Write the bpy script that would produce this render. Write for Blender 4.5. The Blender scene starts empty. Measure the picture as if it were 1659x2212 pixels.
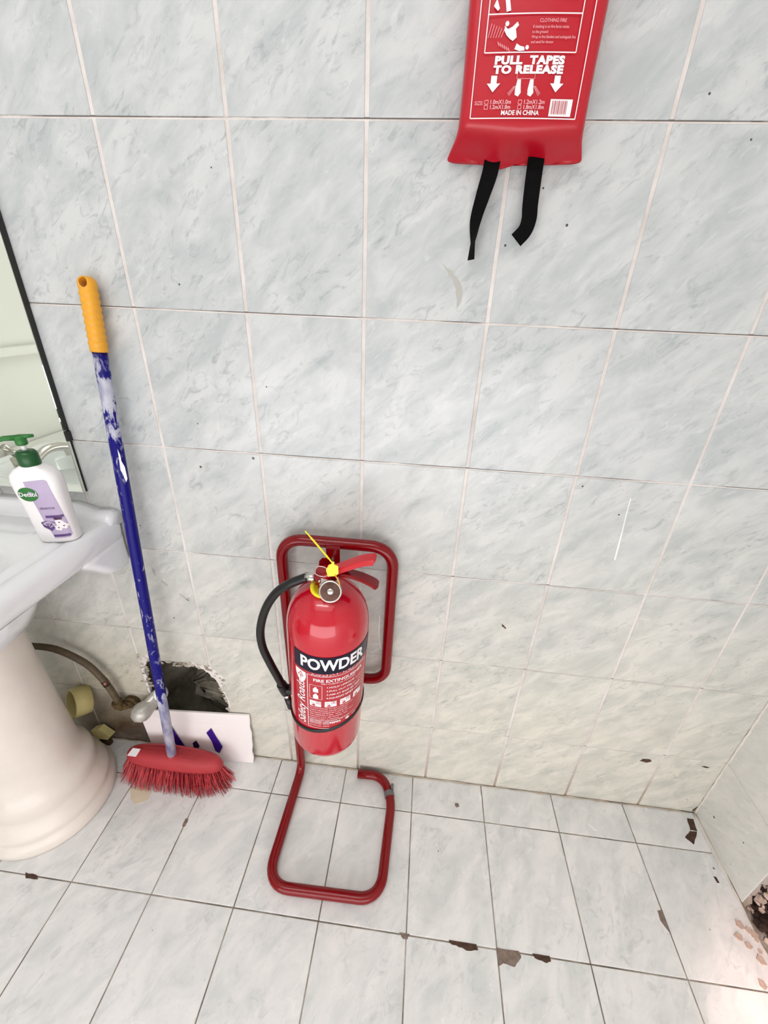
import bpy, bmesh, math, random
from mathutils import Vector, Matrix
from mathutils.geometry import intersect_point_line
random.seed(7)
PI = math.pi
S = bpy.context.scene
COL = S.collection

# ------------------------------------------------------------------ camera
cam = bpy.data.cameras.new('camera'); camo = bpy.data.objects.new('camera', cam); COL.objects.link(camo)
Fw = Vector((-0.07654432, 0.88772938, -0.45395762)); Rt = Vector((0.99382079, 0.10463364, 0.03704094)); Up = Vector((-0.08038157, 0.44831725, 0.89025302))
M = Matrix((Rt, Up, -Fw)).transposed().to_4x4(); M.translation = (0.11069, -0.74572, 1.24486)
camo.matrix_world = M
cam.sensor_fit = 'VERTICAL'; cam.sensor_height = 36; cam.lens = 896.86 * 36 / 2212
cam.clip_start = 0.02
S.camera = camo

# ------------------------------------------------------------------ world, light, exposure
wd = bpy.data.worlds.new('world'); S.world = wd; wd.use_nodes = True
wd.node_tree.nodes['Background'].inputs[0].default_value = (1, 1, 1, 1)
wd.node_tree.nodes['Background'].inputs[1].default_value = 0.3
S.view_settings.view_transform = 'Standard'; S.view_settings.look = 'None'
S.view_settings.gamma = 1; S.view_settings.use_curve_mapping = False
S.view_settings.exposure = 0.10

def area(name, loc, rot, sx, sy, power, col=(1, 1, 1)):
    l = bpy.data.lights.new(name, 'AREA'); l.shape = 'RECTANGLE'; l.size = sx; l.size_y = sy; l.energy = power; l.color = col
    o = bpy.data.objects.new(name, l); COL.objects.link(o); o.location = loc; o.rotation_euler = rot
    return o
area('ceiling_fill_light', (-0.2, -1.15, 2.54), (0, 0, 0), 1.9, 1.2, 8.0, (0.985, 0.975, 1.0))  # broad soft fill added under the ceiling for ambient light
area('low_fill_light', (-0.1, -1.86, 0.46), (math.radians(90), 0, 0), 2.1, 0.84, 18, (0.99, 0.97, 1.0))  # unseen fill added behind the camera to brighten the lower wall
area('tube_light', (-0.35, -1.0, 2.47), (0, 0, 0), 1.1, 0.05, 3.2, (0.99, 0.98, 1.0))
# unseen warm spot added at the right front for the glare on the broken corner
sp = bpy.data.lights.new('corner_glare_spot', 'SPOT'); sp.energy = 38; sp.color = (1.0, 0.72, 0.66); sp.spot_size = math.radians(30); sp.spot_blend = 1.0; sp.shadow_soft_size = 0.03
spo = bpy.data.objects.new('corner_glare_spot', sp); COL.objects.link(spo); spo.location = (0.62, -0.75, 0.95)
spo.rotation_euler = (Vector((0.99, -0.44, 0.0)) - spo.location).to_track_quat('-Z', 'Y').to_euler()

# ------------------------------------------------------------------ materials
def nt(name):
    m = bpy.data.materials.new(name); m.use_nodes = True
    return m, m.node_tree, m.node_tree.nodes['Principled BSDF']
def lin(c):
    return tuple(((x / 255) / 12.92 if x / 255 <= 0.04045 else ((x / 255 + 0.055) / 1.055) ** 2.4) for x in c) + (1,)
def nd(t, typ, **kw):
    n = t.nodes.new(typ)
    for k, v in kw.items(): setattr(n, k, v)
    return n
def ramp(t, stops, interp='LINEAR'):
    n = t.nodes.new('ShaderNodeValToRGB'); n.color_ramp.interpolation = interp
    cr = n.color_ramp
    while len(cr.elements) < len(stops): cr.elements.new(0.5)
    for e, (p, c) in zip(cr.elements, stops):
        e.position = p; e.color = c if len(c) == 4 else tuple(c) + (1,)
    return n
def noise(t, vec, scale, detail=4, rough=0.5, dist=0.0):
    n = t.nodes.new('ShaderNodeTexNoise'); n.inputs['Scale'].default_value = scale; n.inputs['Detail'].default_value = detail
    n.inputs['Roughness'].default_value = rough; n.inputs['Distortion'].default_value = dist
    if vec: t.links.new(vec, n.inputs['Vector'])
    return n
def mixc(t, fac, a, b, mode='MIX'):
    n = t.nodes.new('ShaderNodeMix'); n.data_type = 'RGBA'; n.blend_type = mode
    for sock, v in ((n.inputs[0], fac), (n.inputs[6], a), (n.inputs[7], b)):
        if hasattr(v, 'links') or hasattr(v, 'is_linked'): t.links.new(v, sock)
        else: sock.default_value = v
    return n.outputs[2]
def math_(t, op, a, b=0.0, c=None, clamp=False):
    n = t.nodes.new('ShaderNodeMath'); n.operation = op; n.use_clamp = clamp
    for i, v in enumerate((a, b) if c is None else (a, b, c)):
        if hasattr(v, 'is_linked'): t.links.new(v, n.inputs[i])
        else: n.inputs[i].default_value = v
    return n.outputs[0]
def bump(t, b, h, strength=0.2, dist=0.002):
    n = t.nodes.new('ShaderNodeBump'); n.inputs['Strength'].default_value = strength; n.inputs['Distance'].default_value = dist
    t.links.new(h, n.inputs['Height']); t.links.new(n.outputs[0], b.inputs['Normal'])
def plain(name, rgb, rough=0.4, metal=0.0, coat=0.0, vary=0.0, vscale=30, bumpy=0.0, bscale=80, spec=0.5):
    m, t, b = nt(name)
    b.inputs['Base Color'].default_value = lin(rgb); b.inputs['Roughness'].default_value = rough; b.inputs['Metallic'].default_value = metal
    b.inputs['Coat Weight'].default_value = coat; b.inputs['Coat Roughness'].default_value = 0.06
    b.inputs['Specular IOR Level'].default_value = spec
    tc = nd(t, 'ShaderNodeTexCoord')
    if vary:
        n = noise(t, tc.outputs['Object'], vscale, 5, 0.6)
        c = lin(rgb); d = tuple(x * (1 - vary) for x in c[:3]) + (1,)
        r = ramp(t, [(0.35, d), (0.62, c)]); t.links.new(n.outputs[0], r.inputs[0]); t.links.new(r.outputs[0], b.inputs['Base Color'])
    if bumpy:
        n = noise(t, tc.outputs['Object'], bscale, 4, 0.6); bump(t, b, n.outputs[0], bumpy)
    return m

def marble(name, plane, base, vein, dark, streak, stain_and_light=False, rough=0.22, seed=0.0):
    """glazed tile with soft diagonal marble clouds; each tile object gets its own part of the pattern"""
    m, t, b = nt(name); L = t.links
    tc = nd(t, 'ShaderNodeTexCoord'); oi = nd(t, 'ShaderNodeObjectInfo')
    off = nd(t, 'ShaderNodeVectorMath', operation='MULTIPLY_ADD')
    comb = nd(t, 'ShaderNodeCombineXYZ'); 
    for k, s in enumerate((17.3, 31.1, 9.7)): L.new(math_(t, 'MULTIPLY', oi.outputs['Random'], s + seed), comb.inputs[k])
    add = nd(t, 'ShaderNodeVectorMath', operation='ADD'); L.new(tc.outputs['Object'], add.inputs[0]); L.new(comb.outputs[0], add.inputs[1])
    mp1 = nd(t, 'ShaderNodeMapping'); L.new(add.outputs[0], mp1.inputs[0])
    ang = math.radians(42)
    if plane == 'xz': mp1.inputs['Rotation'].default_value = (0, ang, 0)
    elif plane == 'xy': mp1.inputs['Rotation'].default_value = (0, 0, -math.radians(55))
    else: mp1.inputs['Rotation'].default_value = (ang, 0, 0)
    mp = nd(t, 'ShaderNodeMapping'); L.new(mp1.outputs[0], mp.inputs[0])
    sc = {'xz': (1, 1, streak), 'xy': (1, streak, 1), 'yz': (1, 1, streak)}[plane]
    mp.inputs['Scale'].default_value = sc
    n1 = noise(t, mp.outputs[0], 11.0, 6, 0.6, 0.5)
    n2 = noise(t, mp.outputs[0], 24.0, 7, 0.7, 1.4)
    n3 = noise(t, mp.outputs[0], 4.0, 3, 0.5, 0.3)
    r1 = ramp(t, [(0.34, lin(vein)), (0.62, lin(base))]); L.new(n1.outputs[0], r1.inputs[0])
    r2 = ramp(t, [(0.34, (1, 1, 1)), (0.47, (0, 0, 0))]); L.new(n2.outputs[0], r2.inputs[0])
    r3 = ramp(t, [(0.40, (1, 1, 1)), (0.62, (0.15, 0.15, 0.15))]); L.new(n3.outputs[0], r3.inputs[0])
    f = math_(t, 'MULTIPLY', r2.outputs[0], r3.outputs[0])
    c = mixc(t, math_(t, 'MULTIPLY', f, 0.42), r1.outputs[0], lin(dark))
    # white wisps
    n4 = noise(t, mp.outputs[0], 16.0, 6, 0.65, 1.8)
    r4 = ramp(t, [(0.60, (0, 0, 0)), (0.74, (1, 1, 1))]); L.new(n4.outputs[0], r4.inputs[0])
    c = mixc(t, math_(t, 'MULTIPLY', r4.outputs[0], 0.7), c, lin(tuple(min(255, x + 10) for x in base)))
    geo = nd(t, 'ShaderNodeNewGeometry')
    # sparse dark specks
    vor = nd(t, 'ShaderNodeTexVoronoi'); vor.inputs['Scale'].default_value = 26.0; vor.inputs['Randomness'].default_value = 1.0
    L.new(add.outputs[0], vor.inputs['Vector'])
    sep = nd(t, 'ShaderNodeSeparateColor'); L.new(vor.outputs['Color'], sep.inputs[0])
    gate = math_(t, 'GREATER_THAN', sep.outputs[0], 0.74)
    dot = math_(t, 'LESS_THAN', vor.outputs['Distance'], math_(t, 'MULTIPLY', math_(t, 'POWER', sep.outputs[1], 2.0), 0.075))
    c = mixc(t, math_(t, 'MULTIPLY', gate, dot), c, lin((78, 76, 74)))
    if stain_and_light:
        sx = nd(t, 'ShaderNodeSeparateXYZ'); L.new(geo.outputs['Position'], sx.inputs[0])
        ns = noise(t, geo.outputs['Position'], 5.0, 5, 0.6, 0.3)
        # yellow grime low on the wall, with brightness painted in to stand for light
        low = nd(t, 'ShaderNodeMapRange'); low.inputs[1].default_value = 1.0; low.inputs[2].default_value = 0.25
        L.new(math_(t, 'ADD', sx.outputs[2], math_(t, 'MULTIPLY', math_(t, 'SUBTRACT', ns.outputs[0], 0.5), 0.5)), low.inputs[0])
        c = mixc(t, low.outputs[0], c, (1.20, 1.12, 0.98, 1), 'MULTIPLY')
        # brown water staining in the corner behind the pedestal
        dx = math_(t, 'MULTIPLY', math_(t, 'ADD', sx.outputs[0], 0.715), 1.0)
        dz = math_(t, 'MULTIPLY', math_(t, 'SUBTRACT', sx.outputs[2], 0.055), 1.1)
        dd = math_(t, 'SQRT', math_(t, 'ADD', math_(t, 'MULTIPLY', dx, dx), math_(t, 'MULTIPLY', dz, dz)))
        rr = nd(t, 'ShaderNodeMapRange'); rr.inputs[1].default_value = 0.20; rr.inputs[2].default_value = 0.04
        L.new(math_(t, 'ADD', dd, math_(t, 'MULTIPLY', math_(t, 'SUBTRACT', ns.outputs[0], 0.5), 0.25)), rr.inputs[0])
        c = mixc(t, math_(t, 'MULTIPLY', rr.outputs[0], 0.9), c, lin((84, 54, 28)))
        rr2 = nd(t, 'ShaderNodeMapRange'); rr2.inputs[1].default_value = 0.5; rr2.inputs[2].default_value = 0.1  # under-sink grime, deepened in the colour to stand for shade
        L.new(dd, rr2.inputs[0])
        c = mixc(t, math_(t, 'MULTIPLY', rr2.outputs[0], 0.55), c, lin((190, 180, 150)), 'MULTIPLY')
    L.new(c, b.inputs['Base Color'])
    b.inputs['Roughness'].default_value = rough
    nb = noise(t, tc.outputs['Object'], 60, 3, 0.5); bump(t, b, nb.outputs[0], 0.06, 0.001)
    return m

MT = {}
MT['wall_tile'] = marble('wall_tile', 'xz', (203, 205, 205), (180, 185, 186), (122, 130, 134), 2.4, stain_and_light=True)
MT['side_tile'] = marble('side_tile', 'yz', (230, 228, 222), (216, 216, 210), (172, 176, 172), 2.6, seed=3.0)
MT['floor_tile'] = marble('floor_tile', 'xy', (236, 234, 232), (214, 216, 214), (176, 179, 179), 1.7, seed=5.0, rough=0.3)

def wall_grout():
    m, t, b = nt('wall_grout'); L = t.links
    geo = nd(t, 'ShaderNodeNewGeometry'); sx = nd(t, 'ShaderNodeSeparateXYZ'); L.new(geo.outputs['Position'], sx.inputs[0])
    n = noise(t, geo.outputs['Position'], 9, 6, 0.7)
    c = ramp(t, [(0.32, lin((196, 188, 182))), (0.62, lin((226, 219, 215)))]); L.new(n.outputs[0], c.inputs[0])
    # dark line in each level joint, painted in as shadow of the tile edge
    fr = math_(t, 'FRACT', math_(t, 'DIVIDE', math_(t, 'SUBTRACT', sx.outputs[2], 0.22248 - 0.2486 + 0.0004), 0.24861))
    up = math_(t, 'LESS_THAN', fr, 0.0085)
    n2 = noise(t, geo.outputs['Position'], 6, 5, 0.6)
    r2 = ramp(t, [(0.40, (0, 0, 0)), (0.52, (1, 1, 1))]); L.new(n2.outputs[0], r2.inputs[0])
    c2 = mixc(t, math_(t, 'MULTIPLY', math_(t, 'MULTIPLY', up, r2.outputs[0]), 0.9), c.outputs[0], lin((84, 76, 70)))
    # brown dirt in the lowest joints
    low = nd(t, 'ShaderNodeMapRange'); low.inputs[1].default_value = 0.2; low.inputs[2].default_value = 0.0; L.new(sx.outputs[2], low.inputs[0])
    c3 = mixc(t, math_(t, 'MULTIPLY', low.outputs[0], 0.75), c2, lin((150, 124, 98)))
    L.new(c3, b.inputs['Base Color']); b.inputs['Roughness'].default_value = 0.8
    return m
MT['wall_grout'] = wall_grout()
def floor_grout():
    m, t, b = nt('floor_grout'); L = t.links
    geo = nd(t, 'ShaderNodeNewGeometry')
    n = noise(t, geo.outputs['Position'], 7, 6, 0.7)
    c = ramp(t, [(0.34, lin((92, 82, 72))), (0.5, lin((140, 130, 118))), (0.68, lin((190, 182, 172)))]); L.new(n.outputs[0], c.inputs[0])
    L.new(c.outputs[0], b.inputs['Base Color']); b.inputs['Roughness'].default_value = 0.9
    return m
MT['floor_grout'] = floor_grout()

def concrete(name, a, bb, cc):
    m, t, b = nt(name); L = t.links
    tc = nd(t, 'ShaderNodeTexCoord')
    n = noise(t, tc.outputs['Object'], 14, 7, 0.6, 0.4)
    c = ramp(t, [(0.30, lin(a)), (0.52, lin(bb)), (0.74, lin(cc))]); L.new(n.outputs[0], c.inputs[0])
    L.new(c.outputs[0], b.inputs['Base Color']); b.inputs['Roughness'].default_value = 0.95
    bump(t, b, n.outputs[0], 0.8, 0.006)
    return m
MT['cavity'] = concrete('raw_concrete', (62, 54, 42), (104, 98, 84), (138, 134, 118))
MT['mortar'] = concrete('broken_mortar', (120, 108, 92), (176, 168, 154), (214, 208, 198))
MT['rubble'] = concrete('brick_rubble', (140, 104, 86), (206, 184, 170), (240, 230, 222))
MT['cavity_brown'] = concrete('brown_debris', (18, 10, 6), (56, 34, 24), (170, 140, 126))
MT['plaster'] = plain('painted_plaster', (232, 231, 226), 0.6)
MT['plaster_low'] = plain('painted_plaster_low', (206, 209, 196), 0.5)
MT['ceiling'] = plain('ceiling_paint', (240, 240, 238), 0.8)
MT['ceramic'] = plain('white_ceramic', (240, 240, 243), 0.12, coat=0.4, vary=0.03, vscale=4)
MT['cream_ceramic'] = plain('cream_ceramic', (232, 222, 212), 0.3, vary=0.07, vscale=9)
MT['red_gloss'] = plain('red_enamel', (188, 10, 36), 0.14, coat=0.35)
MT['red_tube'] = plain('dark_red_enamel', (124, 1, 9), 0.14, spec=0.4)
MT['red_lever'] = plain('red_lever_paint', (196, 28, 40), 0.35)
MT['red_label'] = plain('red_label_film', (176, 26, 40), 0.3)
MT['navy'] = plain('navy_print', (4, 3, 34), 0.3, spec=0.25)
MT['white_print'] = plain('white_print', (242, 236, 238), 0.5)
MT['pink_print'] = plain('pale_pink_print', (236, 178, 184), 0.5)
MT['black_rubber'] = plain('black_rubber', (7, 7, 8), 0.4, bumpy=0.1)
MT['black_web'] = plain('black_webbing', (5, 5, 6), 0.9, bumpy=0.3, bscale=500, spec=0.15)
MT['chrome'] = plain('chrome', (205, 200, 195), 0.22, metal=1.0)
MT['brass'] = plain('aged_brass', (112, 84, 76), 0.22, metal=0.9, vary=0.4, vscale=90)
MT['yellow'] = plain('yellow_plastic', (250, 232, 40), 0.4)
MT['grip'] = plain('mustard_plastic', (232, 164, 42), 0.42, vary=0.1, vscale=12)
MT['pipe_cream'] = plain('yellowed_plastic', (214, 200, 138), 0.55, vary=0.12)
MT['hose_brown'] = plain('grimy_brown_hose', (92, 76, 54), 0.6, vary=0.35, vscale=60)
MT['rust'] = plain('rusty_crust', (92, 72, 38), 0.9, vary=0.5, vscale=120, bumpy=0.8)
MT['dark'] = plain('dark_edge', (22, 21, 20), 0.4)
MT['board'] = plain('white_board', (244, 236, 234), 0.55)
MT['purple'] = plain('purple_tape', (58, 24, 140), 0.35, vary=0.4, vscale=60)
MT['purple_dark'] = plain('dark_purple_tape', (26, 14, 60), 0.4)
MT['green'] = plain('green_plastic', (8, 78, 30), 0.35)
MT['green_print'] = plain('green_print', (36, 112, 44), 0.4)
MT['lilac'] = plain('lilac_print', (186, 170, 200), 0.45, vary=0.05)
MT['violet'] = plain('violet_print', (96, 66, 128), 0.45, vary=0.3, vscale=80)
MT['plum'] = plain('plum_print', (70, 26, 70), 0.45)
MT['bottle'] = plain('white_bottle', (243, 240, 240), 0.28)
MT['grey_metal'] = plain('grey_worn_metal', (120, 116, 116), 0.5, metal=0.5)
MT['chip'] = plain('chipped_clay', (142, 124, 112), 0.95, vary=0.4, vscale=90)
MT['chip_dark'] = plain('dark_chip', (86, 62, 48), 0.95, vary=0.5, vscale=90)
MT['scratch'] = plain('white_scratch', (240, 240, 238), 0.6)
MT['scuff'] = plain('grey_scuff', (178, 176, 170), 0.7)
MT['yellow_stain'] = plain('yellow_spill', (226, 214, 188), 0.5, vary=0.06)
MT['white_glue'] = plain('caulk', (224, 218, 208), 0.7, vary=0.12, vscale=60, bumpy=0.3)
MT['chalk'] = plain('chalky_metal', (196, 192, 184), 0.35, metal=0.35, vary=0.2, vscale=50)
MT['grimy_caulk'] = plain('grimy_caulk', (186, 172, 154), 0.8, vary=0.35, vscale=14)
MT['mirror'] = plain('mirror_silver', (236, 242, 232), 0.02, metal=1.0)
MT['tape_grey'] = plain('grey_lid', (128, 134, 124), 0.6)
# ribbed red broom plastic
MT['broom_body'] = plain('red_broom_plastic', (176, 48, 54), 0.6, vary=0.12, vscale=25)
MT['bristle'] = plain('red_bristles', (206, 76, 82), 0.55, vary=0.3, vscale=90)
MT['bristle_dark'] = plain('dark_red_bristles', (130, 14, 26), 0.6)
# bag vinyl
def vinyl():
    m, t, b = nt('red_vinyl'); L = t.links
    b.inputs['Base Color'].default_value = lin((182, 6, 32)); b.inputs['Roughness'].default_value = 0.33
    b.inputs['Coat Weight'].default_value = 0.1; b.inputs['Coat Roughness'].default_value = 0.2
    tc = nd(t, 'ShaderNodeTexCoord'); n = noise(t, tc.outputs['Object'], 18, 4, 0.5); bump(t, b, n.outputs[0], 0.3, 0.004)
    return m
MT['vinyl'] = vinyl()
def pole_mat():
    m, t, b = nt('worn_blue_pole'); L = t.links
    tc = nd(t, 'ShaderNodeTexCoord'); sx = nd(t, 'ShaderNodeSeparateXYZ'); L.new(tc.outputs['Object'], sx.inputs[0])
    mp = nd(t, 'ShaderNodeMapping'); mp.inputs['Scale'].default_value = (1, 1, 0.42); L.new(tc.outputs['Object'], mp.inputs[0])
    n = noise(t, mp.outputs[0], 75, 6, 0.68, 0.6); nb = noise(t, mp.outputs[0], 13, 3, 0.5)
    v = math_(t, 'ADD', n.outputs[0], math_(t, 'MULTIPLY', math_(t, 'SUBTRACT', nb.outputs[0], 0.5), 0.5))
    def bumpz(z0, w, amp):
        d = math_(t, 'DIVIDE', math_(t, 'SUBTRACT', sx.outputs[2], z0), w)
        g = math_(t, 'SUBTRACT', 1.0, math_(t, 'MULTIPLY', d, d), clamp=True)
        return math_(t, 'MULTIPLY', g, amp)
    for z0, w, a in ((0.15, 0.19, 0.38), (0.36, 0.16, 0.12), (1.075, 0.035, 0.2), (1.01, 0.03, 0.12), (1.13, 0.02, 0.1)):
        v = math_(t, 'ADD', v, bumpz(z0, w, a))
    r = ramp(t, [(0.60, (0, 0, 0)), (0.67, (1, 1, 1))]); L.new(v, r.inputs[0])
    wn = noise(t, mp.outputs[0], 40, 3, 0.5)
    wr = ramp(t, [(0.35, lin((120, 120, 160))), (0.6, lin((206, 206, 216)))]); L.new(wn.outputs[0], wr.inputs[0])
    c = mixc(t, math_(t, 'MULTIPLY', r.outputs[0], 0.85), lin((10, 4, 112)), wr.outputs[0])
    L.new(c, b.inputs['Base Color']); b.inputs['Roughness'].default_value = 0.38; b.inputs['Specular IOR Level'].default_value = 0.25
    return m
MT['pole'] = pole_mat()

# ------------------------------------------------------------------ helpers
def setp(o, label=None, cat=None, group=None, kind=None):
    for k, v in (('label', label), ('category', cat), ('group', group), ('kind', kind)):
        if v: o[k] = v
    return o
def empty(name, loc, label, cat, group=None, rot=(0, 0, 0)):
    o = bpy.data.objects.new(name, None); COL.objects.link(o); o.location = loc; o.rotation_euler = rot; o.empty_display_size = 0.02
    setp(o, label, cat, group); bpy.context.view_layer.update()
    return o
def link(name, me, mat, parent=None, smooth=False, origin=None):
    """mesh coordinates are world ones; origin moves the object's own centre"""
    if mat:
        for mm in (mat if isinstance(mat, (list, tuple)) else [mat]): me.materials.append(MT[mm])
    o = bpy.data.objects.new(name, me); COL.objects.link(o)
    if origin is not None:
        me.transform(Matrix.Translation(-Vector(origin))); o.location = origin
    if parent is not None:
        mw = Matrix.Translation(origin) if origin is not None else Matrix.Identity(4)
        pm = WM(parent); o.parent = parent
        o.matrix_basis = pm.inverted() @ mw
    if smooth:
        me.polygons.foreach_set('use_smooth', [True] * len(me.polygons))
    me.update(); return o
def WM(o):
    m = o.matrix_basis.copy()
    return WM(o.parent) @ m if o.parent else m
def addverts(bm, vs, fs, mi=0):
    v = [bm.verts.new(p) for p in vs]
    for f in fs:
        try:
            ff = bm.faces.new([v[i] for i in f]); ff.material_index = mi
        except ValueError: pass
def box(bm, a, b, bev=0.0):
    x0, y0, z0 = a; x1, y1, z1 = b
    vs = [(x0, y0, z0), (x1, y0, z0), (x1, y1, z0), (x0, y1, z0), (x0, y0, z1), (x1, y0, z1), (x1, y1, z1), (x0, y1, z1)]
    n0 = len(bm.verts); v = [bm.verts.new(p) for p in vs]
    es = set()
    for f in ((0, 3, 2, 1), (4, 5, 6, 7), (0, 1, 5, 4), (1, 2, 6, 5), (2, 3, 7, 6), (3, 0, 4, 7)):
        ff = bm.faces.new([v[i] for i in f]); es.update(ff.edges)
    if bev: bmesh.ops.bevel(bm, geom=list(es), offset=bev, segments=2, affect='EDGES', profile=0.5)
def fin(bm, name='m', norm=True):
    if norm: bmesh.ops.recalc_face_normals(bm, faces=bm.faces)
    me = bpy.data.meshes.new(name); bm.to_mesh(me); bm.free(); return me
def fillet(pts, rads, n=8):
    out = [Vector(pts[0])]
    for i in range(1, len(pts) - 1):
        p, a, b = Vector(pts[i]), Vector(pts[i - 1]), Vector(pts[i + 1])
        r = rads[i - 1] if isinstance(rads, (list, tuple)) else rads
        u = (a - p).normalized(); v = (b - p).normalized()
        p0 = p + u * r; p1 = p + v * r
        for k in range(n + 1):
            s = k / n; s_ = 1 - s
            # weighted quadratic, close to an arc
            w = 0.85; den = s_ * s_ + 2 * w * s * s_ + s * s
            out.append((p0 * s_ * s_ + p * 2 * w * s * s_ + p1 * s * s) / den)
    out.append(Vector(pts[-1])); return out
def smoothpath(pts, n=6):
    P = [Vector(p) for p in pts]; out = []
    for i in range(len(P) - 1):
        p0 = P[i - 1] if i else P[0] * 2 - P[1]; p1 = P[i]; p2 = P[i + 1]; p3 = P[i + 2] if i + 2 < len(P) else P[-1] * 2 - P[-2]
        for k in range(n):
            t = k / n
            out.append(0.5 * ((2 * p1) + (-p0 + p2) * t + (2 * p0 - 5 * p1 + 4 * p2 - p3) * t * t + (-p0 + 3 * p1 - 3 * p2 + p3) * t ** 3))
    out.append(P[-1]); return out
def tube(bm, path, r, seg=16, cap=True, sq=(1, 1), mi=0):
    path = [Vector(p) for p in path]; n = len(path)
    rr = r if isinstance(r, (list, tuple)) else [r] * n
    T = [(path[min(i + 1, n - 1)] - path[max(i - 1, 0)]).normalized() for i in range(n)]
    up = Vector((0, 0, 1)) if abs(T[0].z) < 0.9 else Vector((0, 1, 0))
    N = (up - T[0] * up.dot(T[0])).normalized(); rings = []
    for i in range(n):
        N = (N - T[i] * N.dot(T[i])).normalized(); B = T[i].cross(N)
        rings.append([bm.verts.new(path[i] + (N * math.cos(2 * PI * k / seg) * sq[0] + B * math.sin(2 * PI * k / seg) * sq[1]) * rr[i]) for k in range(seg)])
    for i in range(n - 1):
        for k in range(seg):
            f = bm.faces.new((rings[i][k], rings[i][(k + 1) % seg], rings[i + 1][(k + 1) % seg], rings[i + 1][k])); f.material_index = mi
    if cap:
        bm.faces.new(rings[0][::-1]).material_index = mi; bm.faces.new(rings[-1]).material_index = mi
def loft(bm, rings, cap0=True, cap1=True):
    V = [[bm.verts.new(p) for p in r] for r in rings]; n = len(V[0])
    for i in range(len(V) - 1):
        for k in range(n): bm.faces.new((V[i][k], V[i][(k + 1) % n], V[i + 1][(k + 1) % n], V[i + 1][k]))
    if cap0: bm.faces.new(V[0][::-1])
    if cap1: bm.faces.new(V[-1])
def lathe(bm, prof, c=(0, 0, 0), seg=48, axis=None, cap=True, sy=1.0):
    """prof: (radius, height) pairs about a line from c along axis"""
    ax = Vector(axis or (0, 0, 1)).normalized()
    u = Vector((1, 0, 0)) if abs(ax.x) < 0.9 else Vector((0, 1, 0)); u = (u - ax * u.dot(ax)).normalized(); v = ax.cross(u)
    c = Vector(c)
    loft(bm, [[c + ax * h + (u * math.cos(2 * PI * k / seg) + v * math.sin(2 * PI * k / seg) * sy) * r for k in range(seg)] for r, h in prof], cap, cap)
def rrect(x0, x1, y0, y1, rad, z, n=6):
    out = []
    for cx, cy, a0 in ((x1 - rad, y1 - rad, 0), (x0 + rad, y1 - rad, PI / 2), (x0 + rad, y0 + rad, PI), (x1 - rad, y0 + rad, 1.5 * PI)):
        for k in range(n + 1):
            a = a0 + PI / 2 * k / n; out.append(Vector((cx + rad * math.cos(a), cy + rad * math.sin(a), z)))
    return out
def prism(bm, poly, d, mi=0):
    """poly: list of 3D points, d: offset vector"""
    d = Vector(d); a = [bm.verts.new(Vector(p)) for p in poly]; b = [bm.verts.new(Vector(p) + d) for p in poly]; n = len(a)
    bm.faces.new(a).material_index = mi; bm.faces.new(b[::-1]).material_index = mi
    for i in range(n): bm.faces.new((a[(i + 1) % n], a[i], b[i], b[(i + 1) % n])).material_index = mi
def text2d(s, size, bold=0.0, spacing=1.0, align='CENTER', sx=1.0, shear=0.0, fit=None):
    cu = bpy.data.curves.new('t', 'FONT'); cu.body = s; cu.size = size; cu.align_x = align; cu.align_y = 'CENTER'
    cu.offset = bold; cu.space_character = spacing; cu.shear = shear; cu.resolution_u = 3
    o = bpy.data.objects.new('t', cu); COL.objects.link(o)
    dg = bpy.context.evaluated_depsgraph_get(); me = bpy.data.meshes.new_from_object(o.evaluated_get(dg))
    bpy.data.objects.remove(o); bpy.data.curves.remove(cu)
    vs = [(v.co.x * sx, v.co.y) for v in me.vertices]; fs = [tuple(p.vertices) for p in me.polygons]
    if fit:
        lo = min(v[0] for v in vs); hi = max(v[0] for v in vs); vs = [((v[0] - (lo + hi) / 2) * fit / (hi - lo), v[1]) for v in vs]
    bpy.data.meshes.remove(me); return vs, fs
class Print:
    """flat print gathered in a 2D plane, then mapped on to a surface"""
    def __init__(s): s.bm = bmesh.new()
    def raw(s, vs, fs):
        v = [s.bm.verts.new((x, y, 0)) for x, y in vs]
        for f in fs:
            try: s.bm.faces.new([v[i] for i in f])
            except ValueError: pass
    def text(s, t, x, y, size, rot=0.0, **k):
        vs, fs = text2d(t, size, **k); c, n = math.cos(rot), math.sin(rot)
        s.raw([(x + a * c - b * n, y + a * n + b * c) for a, b in vs], fs)
    def poly(s, pts): s.raw(pts, [tuple(range(len(pts)))])
    def rect(s, x0, y0, x1, y1): s.poly([(x0, y0), (x1, y0), (x1, y1), (x0, y1)])
    def line(s, a, b, w):
        a = Vector(a); b = Vector(b); d = (b - a).normalized(); n = Vector((-d.y, d.x)) * w / 2
        s.poly([tuple(a - n), tuple(b - n), tuple(b + n), tuple(a + n)])
    def frame(s, pts, w):
        for i in range(len(pts)): s.line(pts[i], pts[(i + 1) % len(pts)], w)
    def circle(s, x, y, r, ry=None, n=20): s.poly([(x + r * math.cos(2 * PI * k / n), y + (ry or r) * math.sin(2 * PI * k / n)) for k in range(n)])
    def mesh(s, fn, cutx=0.0, cuty=0.0):
        bm = s.bm
        for step, ax in ((cutx, 0), (cuty, 1)):
            if step:
                lo = min(v.co[ax] for v in bm.verts); hi = max(v.co[ax] for v in bm.verts); q = lo + step
                while q < hi:
                    co = [0, 0, 0]; co[ax] = q; no = [0, 0, 0]; no[ax] = 1
                    bmesh.ops.bisect_plane(bm, geom=bm.verts[:] + bm.edges[:] + bm.faces[:], plane_co=co, plane_no=no); q += step
        for v in bm.verts: v.co = fn(v.co.x, v.co.y)
        return fin(bm, 'print', norm=False)
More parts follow.
